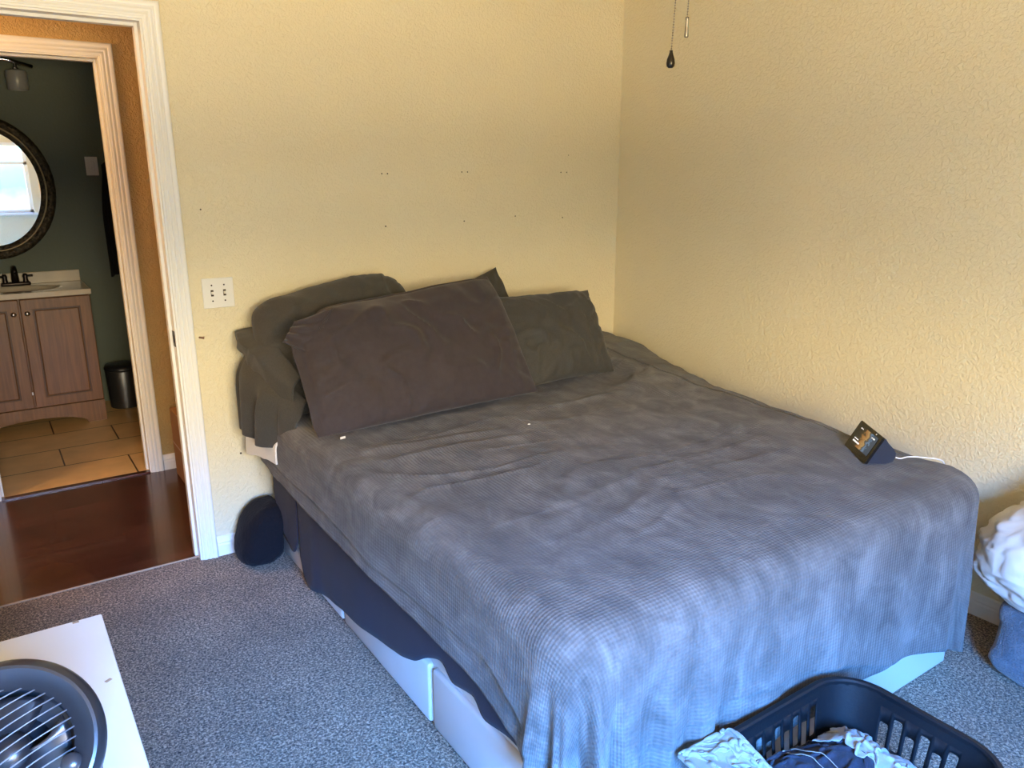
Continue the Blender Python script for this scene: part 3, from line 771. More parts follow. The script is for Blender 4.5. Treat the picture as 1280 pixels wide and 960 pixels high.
# black cushion on the carpet between wall and bed
def blob(center, size, rot=0, seed=0, sq=2.6, noise=.06, crease=.05, nu=64, nv=44, minz=None, fr=1.0):
    th = np.linspace(0, 2 * PI, nu, endpoint=False); ph = np.linspace(-PI / 2, PI / 2, nv)
    T, Ph = np.meshgrid(th, ph, indexing='ij')
    def sp(w, e): return np.sign(w) * np.abs(w) ** e
    e = 2 / sq
    X = sp(np.cos(Ph), e) * sp(np.cos(T), e); Y = sp(np.cos(Ph), e) * sp(np.sin(T), e); Z = sp(np.sin(Ph), e)
    D = np.stack([X, Y, Z], -1)
    w = fbm(D * fr, 1.3, 2, seed); warp = np.stack([fbm(D * fr, 1.5, 2, seed + 1), fbm(D * fr, 1.5, 2, seed + 2), fbm(D * fr, 1.5, 2, seed + 3)], -1)
    r1 = 1 - np.abs(vnoise((D * fr * 2.1 + warp * .7), seed + 4)); r2 = 1 - np.abs(vnoise((D * fr * 4.3 + warp * 1.1), seed + 5))
    k = 1 + noise * w - crease * np.clip(r1 - .72, 0, 1) * 3.5 - crease * .5 * np.clip(r2 - .72, 0, 1) * 3.5
    D = D * k[..., None] * np.array(size) / 2
    c, s = math.cos(rot), math.sin(rot)
    Vx = D[..., 0] * c - D[..., 1] * s + center[0]; Vy = D[..., 0] * s + D[..., 1] * c + center[1]; Vz = D[..., 2] + center[2]
    if minz is not None: Vz = np.maximum(Vz, minz)
    V = np.stack([Vx, Vy, Vz], -1).reshape(-1, 3)
    return V, grid_faces(nu, nv, wrap=True)
def blob_obj(name, m, **kw):
    V, F = blob(**kw)
    me = bpy.data.meshes.new(name); me.from_pydata([tuple(v) for v in V], [], F); me.update()
    b2 = bmesh.new(); b2.from_mesh(me); bmesh.ops.remove_doubles(b2, verts=b2.verts, dist=1e-6); bmesh.ops.recalc_face_normals(b2, faces=b2.faces); b2.to_mesh(me); b2.free()
    return finish(name, me, m, smooth=True)
V, F = blob((-1.985, -.135, .128), (.20, .22, .256), 0, 31, sq=3.2, noise=.05, crease=.02, minz=.001)
V[:, 0] += .34 * V[:, 2] * np.clip(V[:, 2] / .26, 0, 1)
V[:, 2] = np.maximum(V[:, 2], .002); V[:, 0] = np.minimum(V[:, 0], -1.914); V[:, 1] = np.minimum(V[:, 1], -.016)
me = bpy.data.meshes.new('floor_cushion'); me.from_pydata([tuple(v) for v in V], [], F); me.update()
b2 = bmesh.new(); b2.from_mesh(me); bmesh.ops.remove_doubles(b2, verts=b2.verts, dist=1e-5); bmesh.ops.recalc_face_normals(b2, faces=b2.faces); b2.to_mesh(me); b2.free()
tag(finish('floor_cushion', me, M['blackcloth']), 'black cushion slumped on the carpet between the wall and the bed', 'cushion')

# ------------------------------------------------------------------ smart display lying on the blanket
A0 = np.array([-.504, -1.719, TOPZ + .012]); e_ = np.array([-.604, -.797, 0]); away = np.array([.797, -.604, 0]); W = .172
def dp(u, f, h): return tuple(A0 + e_ * u + away * f + np.array([0, 0, h]))
t = thing('smart_display', 'small black smart display with a lit picture, standing on the grey blanket by the wall', 'smart display', tuple(A0 + e_ * W / 2 + away * .03))
prof = [(0, 0), (.004, -.003), (.055, -.003), (.075, .004), (.083, .018), (.082, .032), (.074, .045), (.056, .064), (.048, .076), (.042, .078)]
bm = B(); prism(bm, prof, 0.002, W - .002, lambda f, h, d: dp(d, f, h)); 
bmesh.ops.recalc_face_normals(bm, faces=bm.faces)
obj_bm('body', bm, M['devfab'], t, angle=40)
LN = math.hypot(.042, .078); su_, cu_ = .042 / LN, .078 / LN
def fp(u, v, dpt): return dp(u, v * su_ - dpt * cu_, v * cu_ + dpt * su_)   # on the leaning front face
bm = B(); prism(bm, [(.0, -.002), (.004, -.006), (W - .004, -.006), (W, -.002), (W, LN - .002), (W - .004, LN + .002), (.004, LN + .002), (0, LN - .002)], -.002, .0055, lambda u, v, d: fp(u, v, d))
obj_bm('bezel', bm, M['screenframe'], t)
q = [fp(.022, .014, .0062), fp(W - .016, .014, .0062), fp(W - .016, LN - .010, .0062), fp(.022, LN - .010, .0062)]
scr = obj_np('screen', q, [(0, 1, 2, 3)], M['screen'], parent=t, smooth=False, uv=[(0, 0), (1, 0), (1, 1), (0, 1)])
for (u0, u1, v0, v1) in ((.028, .075, .024, .029), (.028, .058, .034, .037), (.030, .034, .070, .073), (.037, .041, .070, .073), (.044, .048, .070, .073), (.118, .124, .066, .070), (.128, .140, .066, .070)):
    bm = B(); prism(bm, [(u0, v0), (u1, v0), (u1, v1), (u0, v1)], .0063, .0066, lambda u, v, d: fp(u, v, d)); obj_bm('screen_text', bm, M['screentext'], scr)
bm = B(); lathe(bm, [(0, .0068), (.0025, .0066), (.003, .005)], fp(W * .75, LN - .004, 0), tuple(np.array(fp(0, 0, 1)) - np.array(fp(0, 0, 0))), 12)
obj_bm('camera_lens', bm, M['nickel'], t)
c0 = dp(W * .80, .078, .014)
cp = np.array([c0, (c0[0] + .03, c0[1] - .020, TOPZ + .012), (c0[0] + .07, c0[1] - .018, TOPZ + .013), (-.40, -1.945, TOPZ + .011), (-.345, -1.955, TOPZ - .005), (-.315, -1.95, TOPZ - .06), (-.26, -1.93, .40), (-.10, -1.9, .1)])
ct = np.linspace(0, len(cp) - 1, 60); cq = np.stack([np.interp(ct, np.arange(len(cp)), cp[:, k]) for k in range(3)], -1)
for _ in range(12): cq[1:-1] = .25 * cq[:-2] + .5 * cq[1:-1] + .25 * cq[2:]
bm = B(); tube(bm, [tuple(q) for q in cq], .0022, 8)
obj_bm('power_cord', bm, M['cord'], t, smooth=True)

# ------------------------------------------------------------------ ceiling fan with its two pull chains
FX, FY = -1.572, -1.918
fan = thing('ceiling_fan', 'dark ceiling fan whose two beaded pull chains hang at the top of the picture', 'ceiling fan', (FX, FY, ZC))
bm = B(); lathe(bm, [(0, 0), (.07, 0), (.07, -.03), (.02, -.06), (.012, -.06), (.012, -.12), (.05, -.13), (.115, -.15), (.125, -.20), (.11, -.25), (.06, -.28), (.05, -.33), (.035, -.345), (0, -.345)], (FX, FY, ZC), (0, 0, 1), 40)
obj_bm('motor_housing', bm, M['pendbronze'], fan, angle=40)
for k in range(5):
    a = 2 * PI * k / 5 + .3
    bm = B(); box(bm, .15, .66, -.065, .065, -.004, .004, .003, 1, mtx=Matrix.Translation((FX, FY, ZC - .22)) @ Matrix.Rotation(a, 4, 'Z') @ Matrix.Rotation(.2, 4, 'X'))
    box(bm, .10, .20, -.015, .015, -.012, -.004, .002, 1, mtx=Matrix.Translation((FX, FY, ZC - .22)) @ Matrix.Rotation(a, 4, 'Z'))
    obj_bm('blade', bm, M['blade'], fan)
def chain(x, y, ztop, zbot, dx):
    bm = B(); k = 0; z = zbot
    while z < ztop:
        f = (z - zbot) / (ztop - zbot)
        bmesh.ops.create_icosphere(bm, subdivisions=1, radius=.0017, matrix=Matrix.Translation((x + dx * f, y, z))); z += .0048
    tube(bm, [(x, y, zbot), (x + dx, y, ztop)], .0005, 5)
    return obj_bm('pull_chain', bm, M['chainm'], fan, smooth=True)
c1 = chain(-1.597, -1.929, 2.10, 1.745, .020)
bm = B(); lathe(bm, [(0, 1.716), (.004, 1.7155), (.0075, 1.7185), (.0085, 1.724), (.0075, 1.731), (.0045, 1.739), (.003, 1.744), (.0032, 1.747), (0, 1.7475)], (-1.597, -1.929, 0), (0, 0, 1), 20)
obj_bm('pendant', bm, M['pendbronze'], c1, smooth=True)
c2 = chain(-1.5615, -1.932, 2.10, 1.809, .012)
bm = B(); lathe(bm, [(0, 1.773), (.0035, 1.773), (.0042, 1.775), (.0036, 1.785), (.0026, 1.803), (.0034, 1.8045), (.0034, 1.809), (0, 1.8095)], (-1.5615, -1.932, 0), (0, 0, 1), 16)
obj_bm('pendant', bm, M['chainm'], c2, smooth=True)
# ------------------------------------------------------------------ white dresser and the desk fan on it
DX1, DY1, DZ = -2.650, -1.354, .60
t = thing('dresser', 'white laminate dresser in the near left corner with a black fan on it', 'dresser', ((XW + .02 + DX1) / 2, DY1 - .55, 0))
bm = B(); box(bm, XW + .015, DX1, DY1 - 1.15, DY1, DZ - .025, DZ, .0025); obj_bm('top_board', bm, M['furn'], t)
bm = B(); box(bm, XW + .02, DX1 - .03, DY1 - 1.14, DY1 - .01, 0.0, DZ - .025, .002); obj_bm('carcass', bm, M['furn'], t)
for k in range(2):
    for z0, z1 in ((.06, .30), (.31, .56)):
        y1 = DY1 - .02 - k * .56
        bm = B(); box(bm, DX1 - .03, DX1 - .012, y1 - .54, y1, z0, z1, .003); d = obj_bm('drawer', bm, M['furn'], t)
        bm = B(); lathe(bm, [(0, .022), (.010, .020), (.013, .014), (.007, .006), (.007, 0)], (DX1 - .012, y1 - .27, (z0 + z1) / 2), (1, 0, 0), 16); obj_bm('knob', bm, M['nickel'], d, smooth=True)
for (x, y, a) in ((-2.70, -1.362, .0), (-2.672, -1.618, .5)):
    bm = B(); box(bm, -.006, .006, -.0035, .0035, -.0004, .0003, 0, mtx=Matrix.Translation((x, y, DZ + .0003)) @ Matrix.Rotation(a, 4, 'Z')); obj_bm('chip', bm, M['sub'], t)

FC = Vector((-2.832, -1.922, .727)); AX = (Vector((-.10, -.80, .60))).normalized()
t = thing('desk_fan', 'round black turbo desk fan tilted up, on the white dresser', 'fan', (FC.x + .0, FC.y + .06, DZ))
bm = B()
lathe(bm, [(.086, -.030), (.090, -.024), (.110, -.002), (.1145, .002), (.119, .001), (.1275, -.010), (.130, -.024), (.128, -.055), (.112, -.095), (.080, -.112), (.080, -.108), (.108, -.092), (.122, -.055), (.118, -.03), (.100, -.020), (.088, -.034)], FC, AX, 96, closed=True)
obj_bm('housing', bm, M['fanplastic'], t, angle=35)
right = (Vector((0.827, -.563, 0)) - AX * Vector((0.827, -.563, 0)).dot(AX)).normalized(); upv = AX.cross(right)
u_, v_, a_ = frame_from(AX)
bd = (right * .76 + upv * .70).normalized(); bn = AX.cross(bd)
bm = B()
for k in range(-6, 7):                                      # slanted parallel bars across the opening
    h = k * .0132; hl = math.sqrt(max(.0895 ** 2 - h * h, 0)); pts = []
    for i in range(9):
        f = i / 4 - 1; pts.append(FC + bn * (h + .006 * (1 - f * f)) + bd * hl * f + a_ * (-.027 + .007 * (1 - f * f)))
    tube(bm, pts, .0012, 6)
bmesh.ops.recalc_face_normals(bm, faces=bm.faces)
obj_bm('grille', bm, M['grillebar'], t, smooth=True)
bm = B()
lathe(bm, [(0, -.040), (.026, -.042), (.030, -.060), (.030, -.085), (0, -.085)], FC, AX, 24)
for k in range(3):
    rows = []
    for i in range(9):
        r = .026 + .054 * i / 8; row = []
        for j in range(9):
            f = j / 8; a = 2 * PI * k / 3 + .35 + (f - .5) * (1.25 + .35 * i / 8) + .35 * i / 8
            row.append(bm.verts.new(FC + u_ * r * math.cos(a) + v_ * r * math.sin(a) + a_ * (-.062 + .034 * (f - .5))))
        rows.append(row)
    for i in range(8):
        for j in range(8): bm.faces.new((rows[i][j], rows[i + 1][j], rows[i + 1][j + 1], rows[i][j + 1]))
o = obj_bm('rotor', bm, M['fanwhite'], t, smooth=True); md = o.modifiers.new('thick', 'SOLIDIFY'); md.thickness = .0015
bm = B(); lathe(bm, [(.082, -.110), (.05, -.120), (.0, -.123)], FC, AX, 32); lathe(bm, [(0, -.086), (.035, -.09), (.05, -.119)], FC, AX, 32); obj_bm('rear_cover', bm, M['fanplastic'], t, smooth=True)
kp = FC + right * .088 - upv * .012
bm = B(); lathe(bm, [(0, -.008), (.011, -.010), (.0145, -.014), (.0145, -.03), (0, -.03)], kp, AX, 24); obj_bm('dial', bm, M['fanplastic'], t, angle=40)
bm = B()
tube(bm, [FC - AX * .10, FC - AX * .135 + Vector((0, 0, -.01)), Vector((FC.x, FC.y + .085, DZ + .03)), Vector((FC.x, FC.y + .07, DZ + .012))], [.03, .03, .028, .03], 14)
lathe(bm, [(0, 0), (.115, 0), (.12, .006), (.115, .014), (.06, .02), (0, .02)], (FC.x, FC.y + .06, DZ + .0005), (0, 0, 1), 40)
obj_bm('stand', bm, M['fanplastic'], t, angle=40)

# ------------------------------------------------------------------ laundry basket
bx0, bx1, by0, by1, bh = -1.665, -1.085, -2.565, -2.133, .30
bcx, bcy = (bx0 + bx1) / 2, (by0 + by1) / 2
def bask(s, z, grow=0.0, R0=.105):
    """s: arc length round the rim outline (at full size) -> point at height z"""
    k = .80 + .20 * (z / bh); a = (bx1 - bx0) / 2 - .010 + grow; b_ = (by1 - by0) / 2 - .010 + grow; R = R0 + grow
    segs = [(2 * (a - R)), PI / 2 * R, 2 * (b_ - R), PI / 2 * R] * 2
    tot = sum(segs); s = (s % 1.0) * tot
    # starts at back side, left end, running right
    info = [('l', (-a + R, b_), (1, 0)), ('a', (a - R, b_ - R), PI / 2), ('l', (a, b_ - R), (0, -1)), ('a', (a - R, -b_ + R), 0), ('l', (a - R, -b_), (-1, 0)), ('a', (-a + R, -b_ + R), -PI / 2), ('l', (-a, -b_ + R), (0, 1)), ('a', (-a + R, b_ - R), PI)]
    for sg, inf in zip(segs, info):
        if s <= sg + 1e-9:
            if inf[0] == 'l': x, y = inf[1][0] + inf[2][0] * s, inf[1][1] + inf[2][1] * s
            else:
                an = inf[2] - s / R; x, y = inf[1][0] + R * math.cos(an), inf[1][1] + R * math.sin(an)
            break
        s -= sg
    return (bcx + x * k, bcy + y * k, z)
t = thing('laundry_basket', 'black slotted plastic laundry basket full of clothes at the foot of the bed', 'basket', (bcx, bcy, 0))
a, b_, R = (bx1 - bx0) / 2 - .01, (by1 - by0) / 2 - .01, .105
segl = [2 * (a - R), PI / 2 * R, 2 * (b_ - R), PI / 2 * R] * 2; tot = sum(segl)
bm = B(); cells = []
pos = 0
for i, sg in enumerate(segl):
    if i % 2 == 0:
        nc = int(round(sg / .0335)); 
        for c in range(nc): cells.append((pos + sg * c / nc, pos + sg * (c + 1) / nc, c % 2 + 1))
    else:
        for c in range(6): cells.append((pos + sg * c / 6, pos + sg * (c + 1) / 6, 0))
    pos += sg
def addcell(s0, s1, z0, z1, hole):
    def P3(s, z): return bm.verts.new(bask(s / tot, z))
    if not hole:
        zs = [z0 + (z1 - z0) * k / 4 for k in range(5)]
        L_ = [P3(s0, z) for z in zs]; R_ = [P3(s1, z) for z in zs]
        for k in range(4): bm.faces.new((L_[k], R_[k], R_[k + 1], L_[k + 1]))
        return
    h0, h1 = hole; m_ = (s1 - s0); hs0, hs1 = s0 + m_ * .15, s1 - m_ * .15; rr = .0065
    inner = []; outer = []
    def arcp(cxx, czz, a0):
        return [(cxx + rr * math.cos(a0 + k * PI / 8), czz + rr * math.sin(a0 + k * PI / 8)) for k in range(5)]
    inn = arcp(hs1 - rr, h1 - rr, 0) + arcp(hs0 + rr, h1 - rr, PI / 2) + arcp(hs0 + rr, h0 + rr, PI) + arcp(hs1 - rr, h0 + rr, 1.5 * PI)
    sm, zm = (s0 + s1) / 2, (z0 + z1) / 2
    out = []
    zq = [z0 + (z1 - z0) * k / 4 for k in range(5)]
    out = [(s1, zq[2]), (s1, zq[3]), (s1, zq[4]), (s1 - m_ * .15, z1), (sm, z1), (sm, z1), (s0 + m_ * .15, z1), (s0, zq[4]), (s0, zq[3]), (s0, zq[2]), (s0, zq[2]), (s0, zq[1]), (s0, zq[0]), (s0 + m_ * .15, z0), (sm, z0), (sm, z0), (s1 - m_ * .15, z0), (s1, zq[0]), (s1, zq[1]), (s1, zq[2])]
    I = [P3(*p) for p in inn]; O = [P3(*p) for p in out]
    for k in range(20):
        q = (k + 1) % 20
        try: bm.faces.new((O[k], O[q], I[q], I[k]))
        except ValueError: pass
for s0, s1, ty in cells:
    addcell(s0, s1, 0, .035, None)
    for r_ in range(2):
        z0, z1 = (.035, .150) if r_ == 0 else (.150, .270)
        hole = None if ty == 0 else ((z0 + .012, z1 - .036) if ty == 1 else (z0 + .030, z1 - .014))
        addcell(s0, s1, z0, z1, hole)
    addcell(s0, s1, .270, bh, None)
bot = [bm.verts.new(bask(k / 80, 0)) for k in range(80)]; bm.faces.new(bot)
bmesh.ops.remove_doubles(bm, verts=bm.verts, dist=.00005)
o = obj_bm('tub', bm, M['basket'], t, angle=40); md = o.modifiers.new('thick', 'SOLIDIFY'); md.thickness = .0032; md.offset = 0
bm = B(); NRm = 140; prf = [(-.003, -.016), (-.004, .002), (.0, .006), (.010, .006), (.014, .002), (.014, -.018), (.011, -.018), (.010, 0.0), (.001, 0.0), (.0, -.016)]
rows = [[bm.verts.new((lambda p: (p[0], p[1], p[2] + h))(bask(k / NRm, bh, g))) for g, h in prf] for k in range(NRm)]
for k in range(NRm):
    q = (k + 1) % NRm
    for j in range(len(prf)): bm.faces.new((rows[k][j], rows[q][j], rows[q][(j + 1) % len(prf)], rows[k][(j + 1) % len(prf)]))
obj_bm('rim', bm, M['basket'], t, angle=40)

# crumpled clothes in it
def garment(size, n, c, rot, seed, floor, squash=(.62, .7), iters=170, amp=.022, keep=.012, box=None, scale=6.0, bend=.12):
    """a sheet of cloth pushed together until it buckles into folds, resting on what lies below it"""
    nx, ny = n; dx, dy = size[0] / (nx - 1), size[1] / (ny - 1)
    U, W = np.meshgrid(np.linspace(-.5, .5, nx), np.linspace(-.5, .5, ny), indexing='ij')
    P3 = np.stack([U * size[0], W * size[1], 0 * U + seed], -1)
    wx = .05 * fbm(P3, 3.5, 2, seed + 1); wy = .05 * fbm(P3, 3.5, 2, seed + 2)
    X = U * size[0] * squash[0] + wx; Y = W * size[1] * squash[1] + wy
    cs, sn = math.cos(rot), math.sin(rot)
    x = X * cs - Y * sn + c[0]; y = X * sn + Y * cs + c[1]
    if box is not None: x = np.clip(x, box[0], box[1]); y = np.clip(y, box[2], box[3])
    z = floor(x, y) + .012 + np.abs(amp * fbm(P3, scale, 2, seed + 5)) + amp * .6
    p = np.stack([x, y, z], -1); home = p[..., :2].copy(); prev = p.copy()
    def rel(a, b, L, k):
        d = b - a; l = np.sqrt((d * d).sum(-1, keepdims=True)) + 1e-9
        return d * (k * (l - L) / l * .5)
    dg = math.hypot(dx, dy)
    for it in range(iters):
        v = (p - prev) * .90; prev = p.copy(); p = p + v; p[..., 2] -= .0009
        for _ in range(5):
            co = np.zeros_like(p)
            q = rel(p[:-1], p[1:], dx, 1); co[:-1] += q; co[1:] -= q
            q = rel(p[:, :-1], p[:, 1:], dy, 1); co[:, :-1] += q; co[:, 1:] -= q
            q = rel(p[:-1, :-1], p[1:, 1:], dg, .35); co[:-1, :-1] += q; co[1:, 1:] -= q
            q = rel(p[:-1, 1:], p[1:, :-1], dg, .35); co[:-1, 1:] += q; co[1:, :-1] -= q
            q = rel(p[:-2], p[2:], 2 * dx, bend); co[:-2] += q; co[2:] -= q
            q = rel(p[:, :-2], p[:, 2:], 2 * dy, bend); co[:, :-2] += q; co[:, 2:] -= q
            p = p + co * .42
            fl = floor(p[..., 0], p[..., 1]) + .004
            under = p[..., 2] < fl
            p[..., 2] = np.where(under, fl, p[..., 2])
            p[..., :2] += np.where(under[..., None], .5, .0) * (prev[..., :2] - p[..., :2])
        p[..., :2] += keep * (home - p[..., :2])
        if box is not None:
            p[..., 0] = np.clip(p[..., 0], box[0], box[1]); p[..., 1] = np.clip(p[..., 1], box[2], box[3])
    return p.reshape(-1, 3), grid_faces(nx, ny)
def height_over(garments, base, res=.006):
    """height field of what already lies in the basket"""
    x0, y0 = -1.72, -2.62; nx, ny = 115, 90
    H = np.full((nx, ny), -9.0)
    for g, k in garments:
        for dx in (-1, 0, 1):
            for dy in (-1, 0, 1):
                i = np.clip(((g[:, 0] - x0) / res).astype(int) + dx, 0, nx - 1); j = np.clip(((g[:, 1] - y0) / res).astype(int) + dy, 0, ny - 1)
                np.maximum.at(H, (i, j), g[:, 2] * 1.0)
    def f(x, y):
        i = np.clip(((x - x0) / res).astype(int), 0, nx - 1); j = np.clip(((y - y0) / res).astype(int), 0, ny - 1)
        return np.maximum(base(x, y), H[i, j] - .004)
    return f
def basket_floor(x, y):
    r = ((x - bcx) / .27) ** 4 + ((y - bcy) / .20) ** 4
    return .232 - .08 * np.clip(r, 0, 1.2) + .02 * np.sin(x * 21) * np.sin(y * 17)
def corner_floor(x, y):
    h = basket_floor(x, y)
    rim = bh + .010                                         # the shirt rides up on the rim at the back left
    d = np.minimum(x - bx0 - .012, by1 - .006 - y)
    return np.where(d < .03, rim, np.maximum(h, rim - .35 * (d - .03)))
INB = (bx0 + .035, bx1 - .045, by0 + .04, by1 - .04)
GJ, FJ = garment((.62, .42), (72, 50), (-1.36, -2.25), .1, 5, basket_floor, squash=(.62, .60), box=INB, amp=.034, scale=4.5, bend=.3)
f1 = height_over([(GJ, 0)], basket_floor)
GP, FP_ = garment((.27, .56), (36, 72), (-1.150, -2.37), .20, 17, f1, squash=(.62, .64), box=INB, amp=.024, scale=6, bend=.25)
f2 = height_over([(GJ, 0), (GP, 0)], basket_floor)
GF, FF = garment((.50, .20), (66, 28), (-1.42, -2.495), .0, 29, f2, squash=(.62, .60), box=INB, amp=.028, scale=6, bend=.25)
f3 = height_over([(GJ, 0), (GF, 0)], corner_floor)
GC, FC_ = garment((.34, .38), (50, 54), (-1.612, -2.21), .5, 41, f3, squash=(.40, .42), box=(bx0 - .015, -1.515, by0 + .05, by1 + .004), amp=.075, scale=5, bend=.4)
for g, f, m_, nm, lb in ((GJ, FJ, 'denim', 'jeans', 'crumpled dark navy jeans lying in the middle of the laundry basket'), (GP, FP_, 'cream2', 'crumpled_shirt', 'pale grey shirt along the right side of the laundry basket'),
        (GF, FF, 'cream2', 'crumpled_shirt', 'pale crumpled shirt at the near edge of the laundry basket, before the navy jeans'), (GC, FC_, 'cream', 'crumpled_shirt', 'cream shirt bunched over the left back corner of the laundry basket')):
    o = obj_np(nm, g, f, M[m_], solid=.003, offset=-1); md = o.modifiers.new('smooth', 'SUBSURF'); md.levels = md.render_levels = 1
    tag(o, lb, 'jeans' if nm == 'jeans' else 'shirt')
    if nm == 'jeans':                                      # pale seam stitching follows the cloth
        G = g.reshape(72, 50, 3)
        for rows in ((30,), (33,)):
            bm = B(); tube(bm, [Vector(G[rows[0], max(j - 3, 0):j + 4].mean(0)) + Vector((0, 0, .007)) for j in range(14, 46)], .0011, 5); obj_bm('seam', bm, M['stitch'], o, smooth=True)

# ------------------------------------------------------------------ bundles by the right wall
V, F = blob((-.180, -2.51, .131), (.335, .72, .262), 0, 5, sq=5.5, noise=.03, crease=.018, nu=96, nv=64, minz=.001)
V[:, 0] = np.minimum(V[:, 0], -.014)
me = bpy.data.meshes.new('folded_blanket'); me.from_pydata([tuple(v) for v in V], [], F); me.update()
b2 = bmesh.new(); b2.from_mesh(me); bmesh.ops.remove_doubles(b2, verts=b2.verts, dist=1e-6); bmesh.ops.recalc_face_normals(b2, faces=b2.faces); b2.to_mesh(me); b2.free()
fb = finish('folded_blanket', me, M['plush']); tag(fb, 'folded blue grey plush blanket on the carpet by the right wall', 'blanket')
V, F = blob((-.208, -2.45, .40), (.405, .80, .34), 0, 71, sq=2.9, noise=.09, crease=.030, nu=128, nv=90, minz=.262, fr=1.4)
V[:, 2] = np.where(V[:, 2] > .40, .40 + (V[:, 2] - .40) * (1 + 2.0 * sstep(-2.12, -2.60, V[:, 1])), V[:, 2])  # unseen far part of the pile, heaped higher to cast shade on the wall
V[:, 0] = np.minimum(V[:, 0], -.012)
me = bpy.data.meshes.new('comforter'); me.from_pydata([tuple(v) for v in V], [], F); me.update()
b2 = bmesh.new(); b2.from_mesh(me); bmesh.ops.remove_doubles(b2, verts=b2.verts, dist=1e-6); bmesh.ops.recalc_face_normals(b2, faces=b2.faces); b2.to_mesh(me); b2.free()
tag(finish('comforter', me, M['comforter']), 'cream comforter bundled on top of the blue grey folded blanket', 'comforter')

# ------------------------------------------------------------------ hall: cardboard box
t = thing('cardboard_box', 'brown cardboard box on the dark hall floor behind the white door casing', 'box', (-1.87, .88, 0))
bm = B(); box(bm, -2.06, -1.68, .70, 1.06, .001, .36, .003); obj_bm('carton', bm, M['cardboard'], t)
bm = B(); box(bm, -2.0615, -2.0598, .70, 1.06, .176, .184); box(bm, -2.061, -1.68, .86, .90, .3595, .3612); obj_bm('tape', bm, mat('brown_tape', (.34, .18, .08), .3), t)

# ------------------------------------------------------------------ bathroom
VX0, VX1, VF = -2.976, -2.224, 2.29
t = thing('vanity_cabinet', 'brown oak bathroom vanity with two raised panel doors and arched base', 'vanity', ((VX0 + VX1) / 2, (VF + YB) / 2, 0))
bm = B(); box(bm, VX0, VX1, VF + .02, YB - .001, .10, .81, .002)
box(bm, VX0, VX0 + .02, VF + .02, YB - .001, .004, .12); box(bm, VX1 - .02, VX1, VF + .02, YB - .001, .004, .12)
obj_bm('carcass', bm, M['oak'], t)
poly = [(VX0, .004), (VX0 + .10, .004)] + [(-2.6 + .27 * math.cos(PI - PI * k / 18), .006 + .062 * math.sin(PI * k / 18)) for k in range(19)] + [(VX1 - .10, .004), (VX1, .004), (VX1, .137), (VX0, .137)]
bm = B(); prism(bm, poly, VF, VF + .02, lambda u, v, d: (u, d, v)); obj_bm('valance', bm, M['oak'], t)
for s, (dx0, dx1) in enumerate(((VX0 + .004, -2.605), (-2.596, VX1 - .003))):
    bm = B(); box(bm, dx0, dx1, VF - .018, VF + .004, .145, .804, .004)
    st = .055
    # routed groove and raised field
    def ring(i0, i1, y0, y1):
        A = [(dx0 + i0, .145 + i0), (dx1 - i0, .145 + i0), (dx1 - i0, .804 - i0), (dx0 + i0, .804 - i0)]
        C_ = [(dx0 + i1, .145 + i1), (dx1 - i1, .145 + i1), (dx1 - i1, .804 - i1), (dx0 + i1, .804 - i1)]
        va = [bm.verts.new((x, y0, z)) for x, z in A]; vc = [bm.verts.new((x, y1, z)) for x, z in C_]
        for k in range(4): bm.faces.new((va[k], va[(k + 1) % 4], vc[(k + 1) % 4], vc[k]))
        return vc
    ring(st, st + .008, VF - .0185, VF - .012); 
    bm2 = None
    d = obj_bm('door', bm, M['oak'], t)
    bm = B(); prism(bm, [(dx0 + st + .004, .145 + st + .004), (dx1 - st - .004, .145 + st + .004), (dx1 - st - .004, .804 - st - .004), (dx0 + st + .004, .804 - st - .004)], VF - .0188, VF - .018, lambda u, v, dd: (u, dd, v))
    obj_bm('groove', bm, mat('oak_groove', (.07, .03, .015), .5), d)
    bm = B(); box(bm, dx0 + st + .014, dx1 - st - .014, VF - .0245, VF - .0186, .145 + st + .014, .804 - st - .014, .005, 2)
    obj_bm('raised_panel', bm, M['oak'], d)
    kx = dx1 - .030 if s == 0 else dx0 + .030
    bm = B(); lathe(bm, [(0, .026), (.010, .024), (.0145, .018), (.012, .011), (.006, .007), (.006, 0)], (kx, VF - .018, .722), (0, -1, 0), 20); obj_bm('knob', bm, M['nickel'], d, smooth=True)
bm = B(); box(bm, -2.608, -2.60, VF - .022, VF - .016, .228, .245, .001); obj_bm('latch', bm, M['nickel'], t)

t = thing('countertop', 'beige cultured marble vanity top with basin and backsplash', 'countertop', (-2.6, 2.52, .81))
bm = B()
nx, ny = 48, 32; gx0, gx1, gy0, gy1 = VX0 - .012, VX1 + .006, VF - .028, YB - .002; gv = []
for i in range(nx + 1):
    row = []
    for j in range(ny + 1):
        x = gx0 + (gx1 - gx0) * i / nx; y = gy0 + (gy1 - gy0) * j / ny
        e = ((x + 2.6) / .235) ** 2 + ((y - 2.49) / .155) ** 2
        row.append(bm.verts.new((x, y, .842 - (.115 * (1 - e) ** .6 if e < 1 else 0))))
    gv.append(row)
for i in range(nx):
    for j in range(ny): bm.faces.new((gv[i][j], gv[i + 1][j], gv[i + 1][j + 1], gv[i][j + 1]))
obj_bm('basin_top', bm, M['counter'], t, smooth=True)
bm = B(); box(bm, gx0, gx1, gy0 - .002, gy0 + .006, .811, .8435, .003); box(bm, gx1 - .006, gx1 + .001, gy0, gy1, .811, .8435, .003); box(bm, gx0 - .001, gx0 + .006, gy0, gy1, .811, .8435, .003); obj_bm('front_edge', bm, M['counter'], t)
bm = B(); box(bm, gx0, gx1 - .004, YB - .022, YB - .002, .842, .914, .004); obj_bm('backsplash', bm, M['counter'], t)

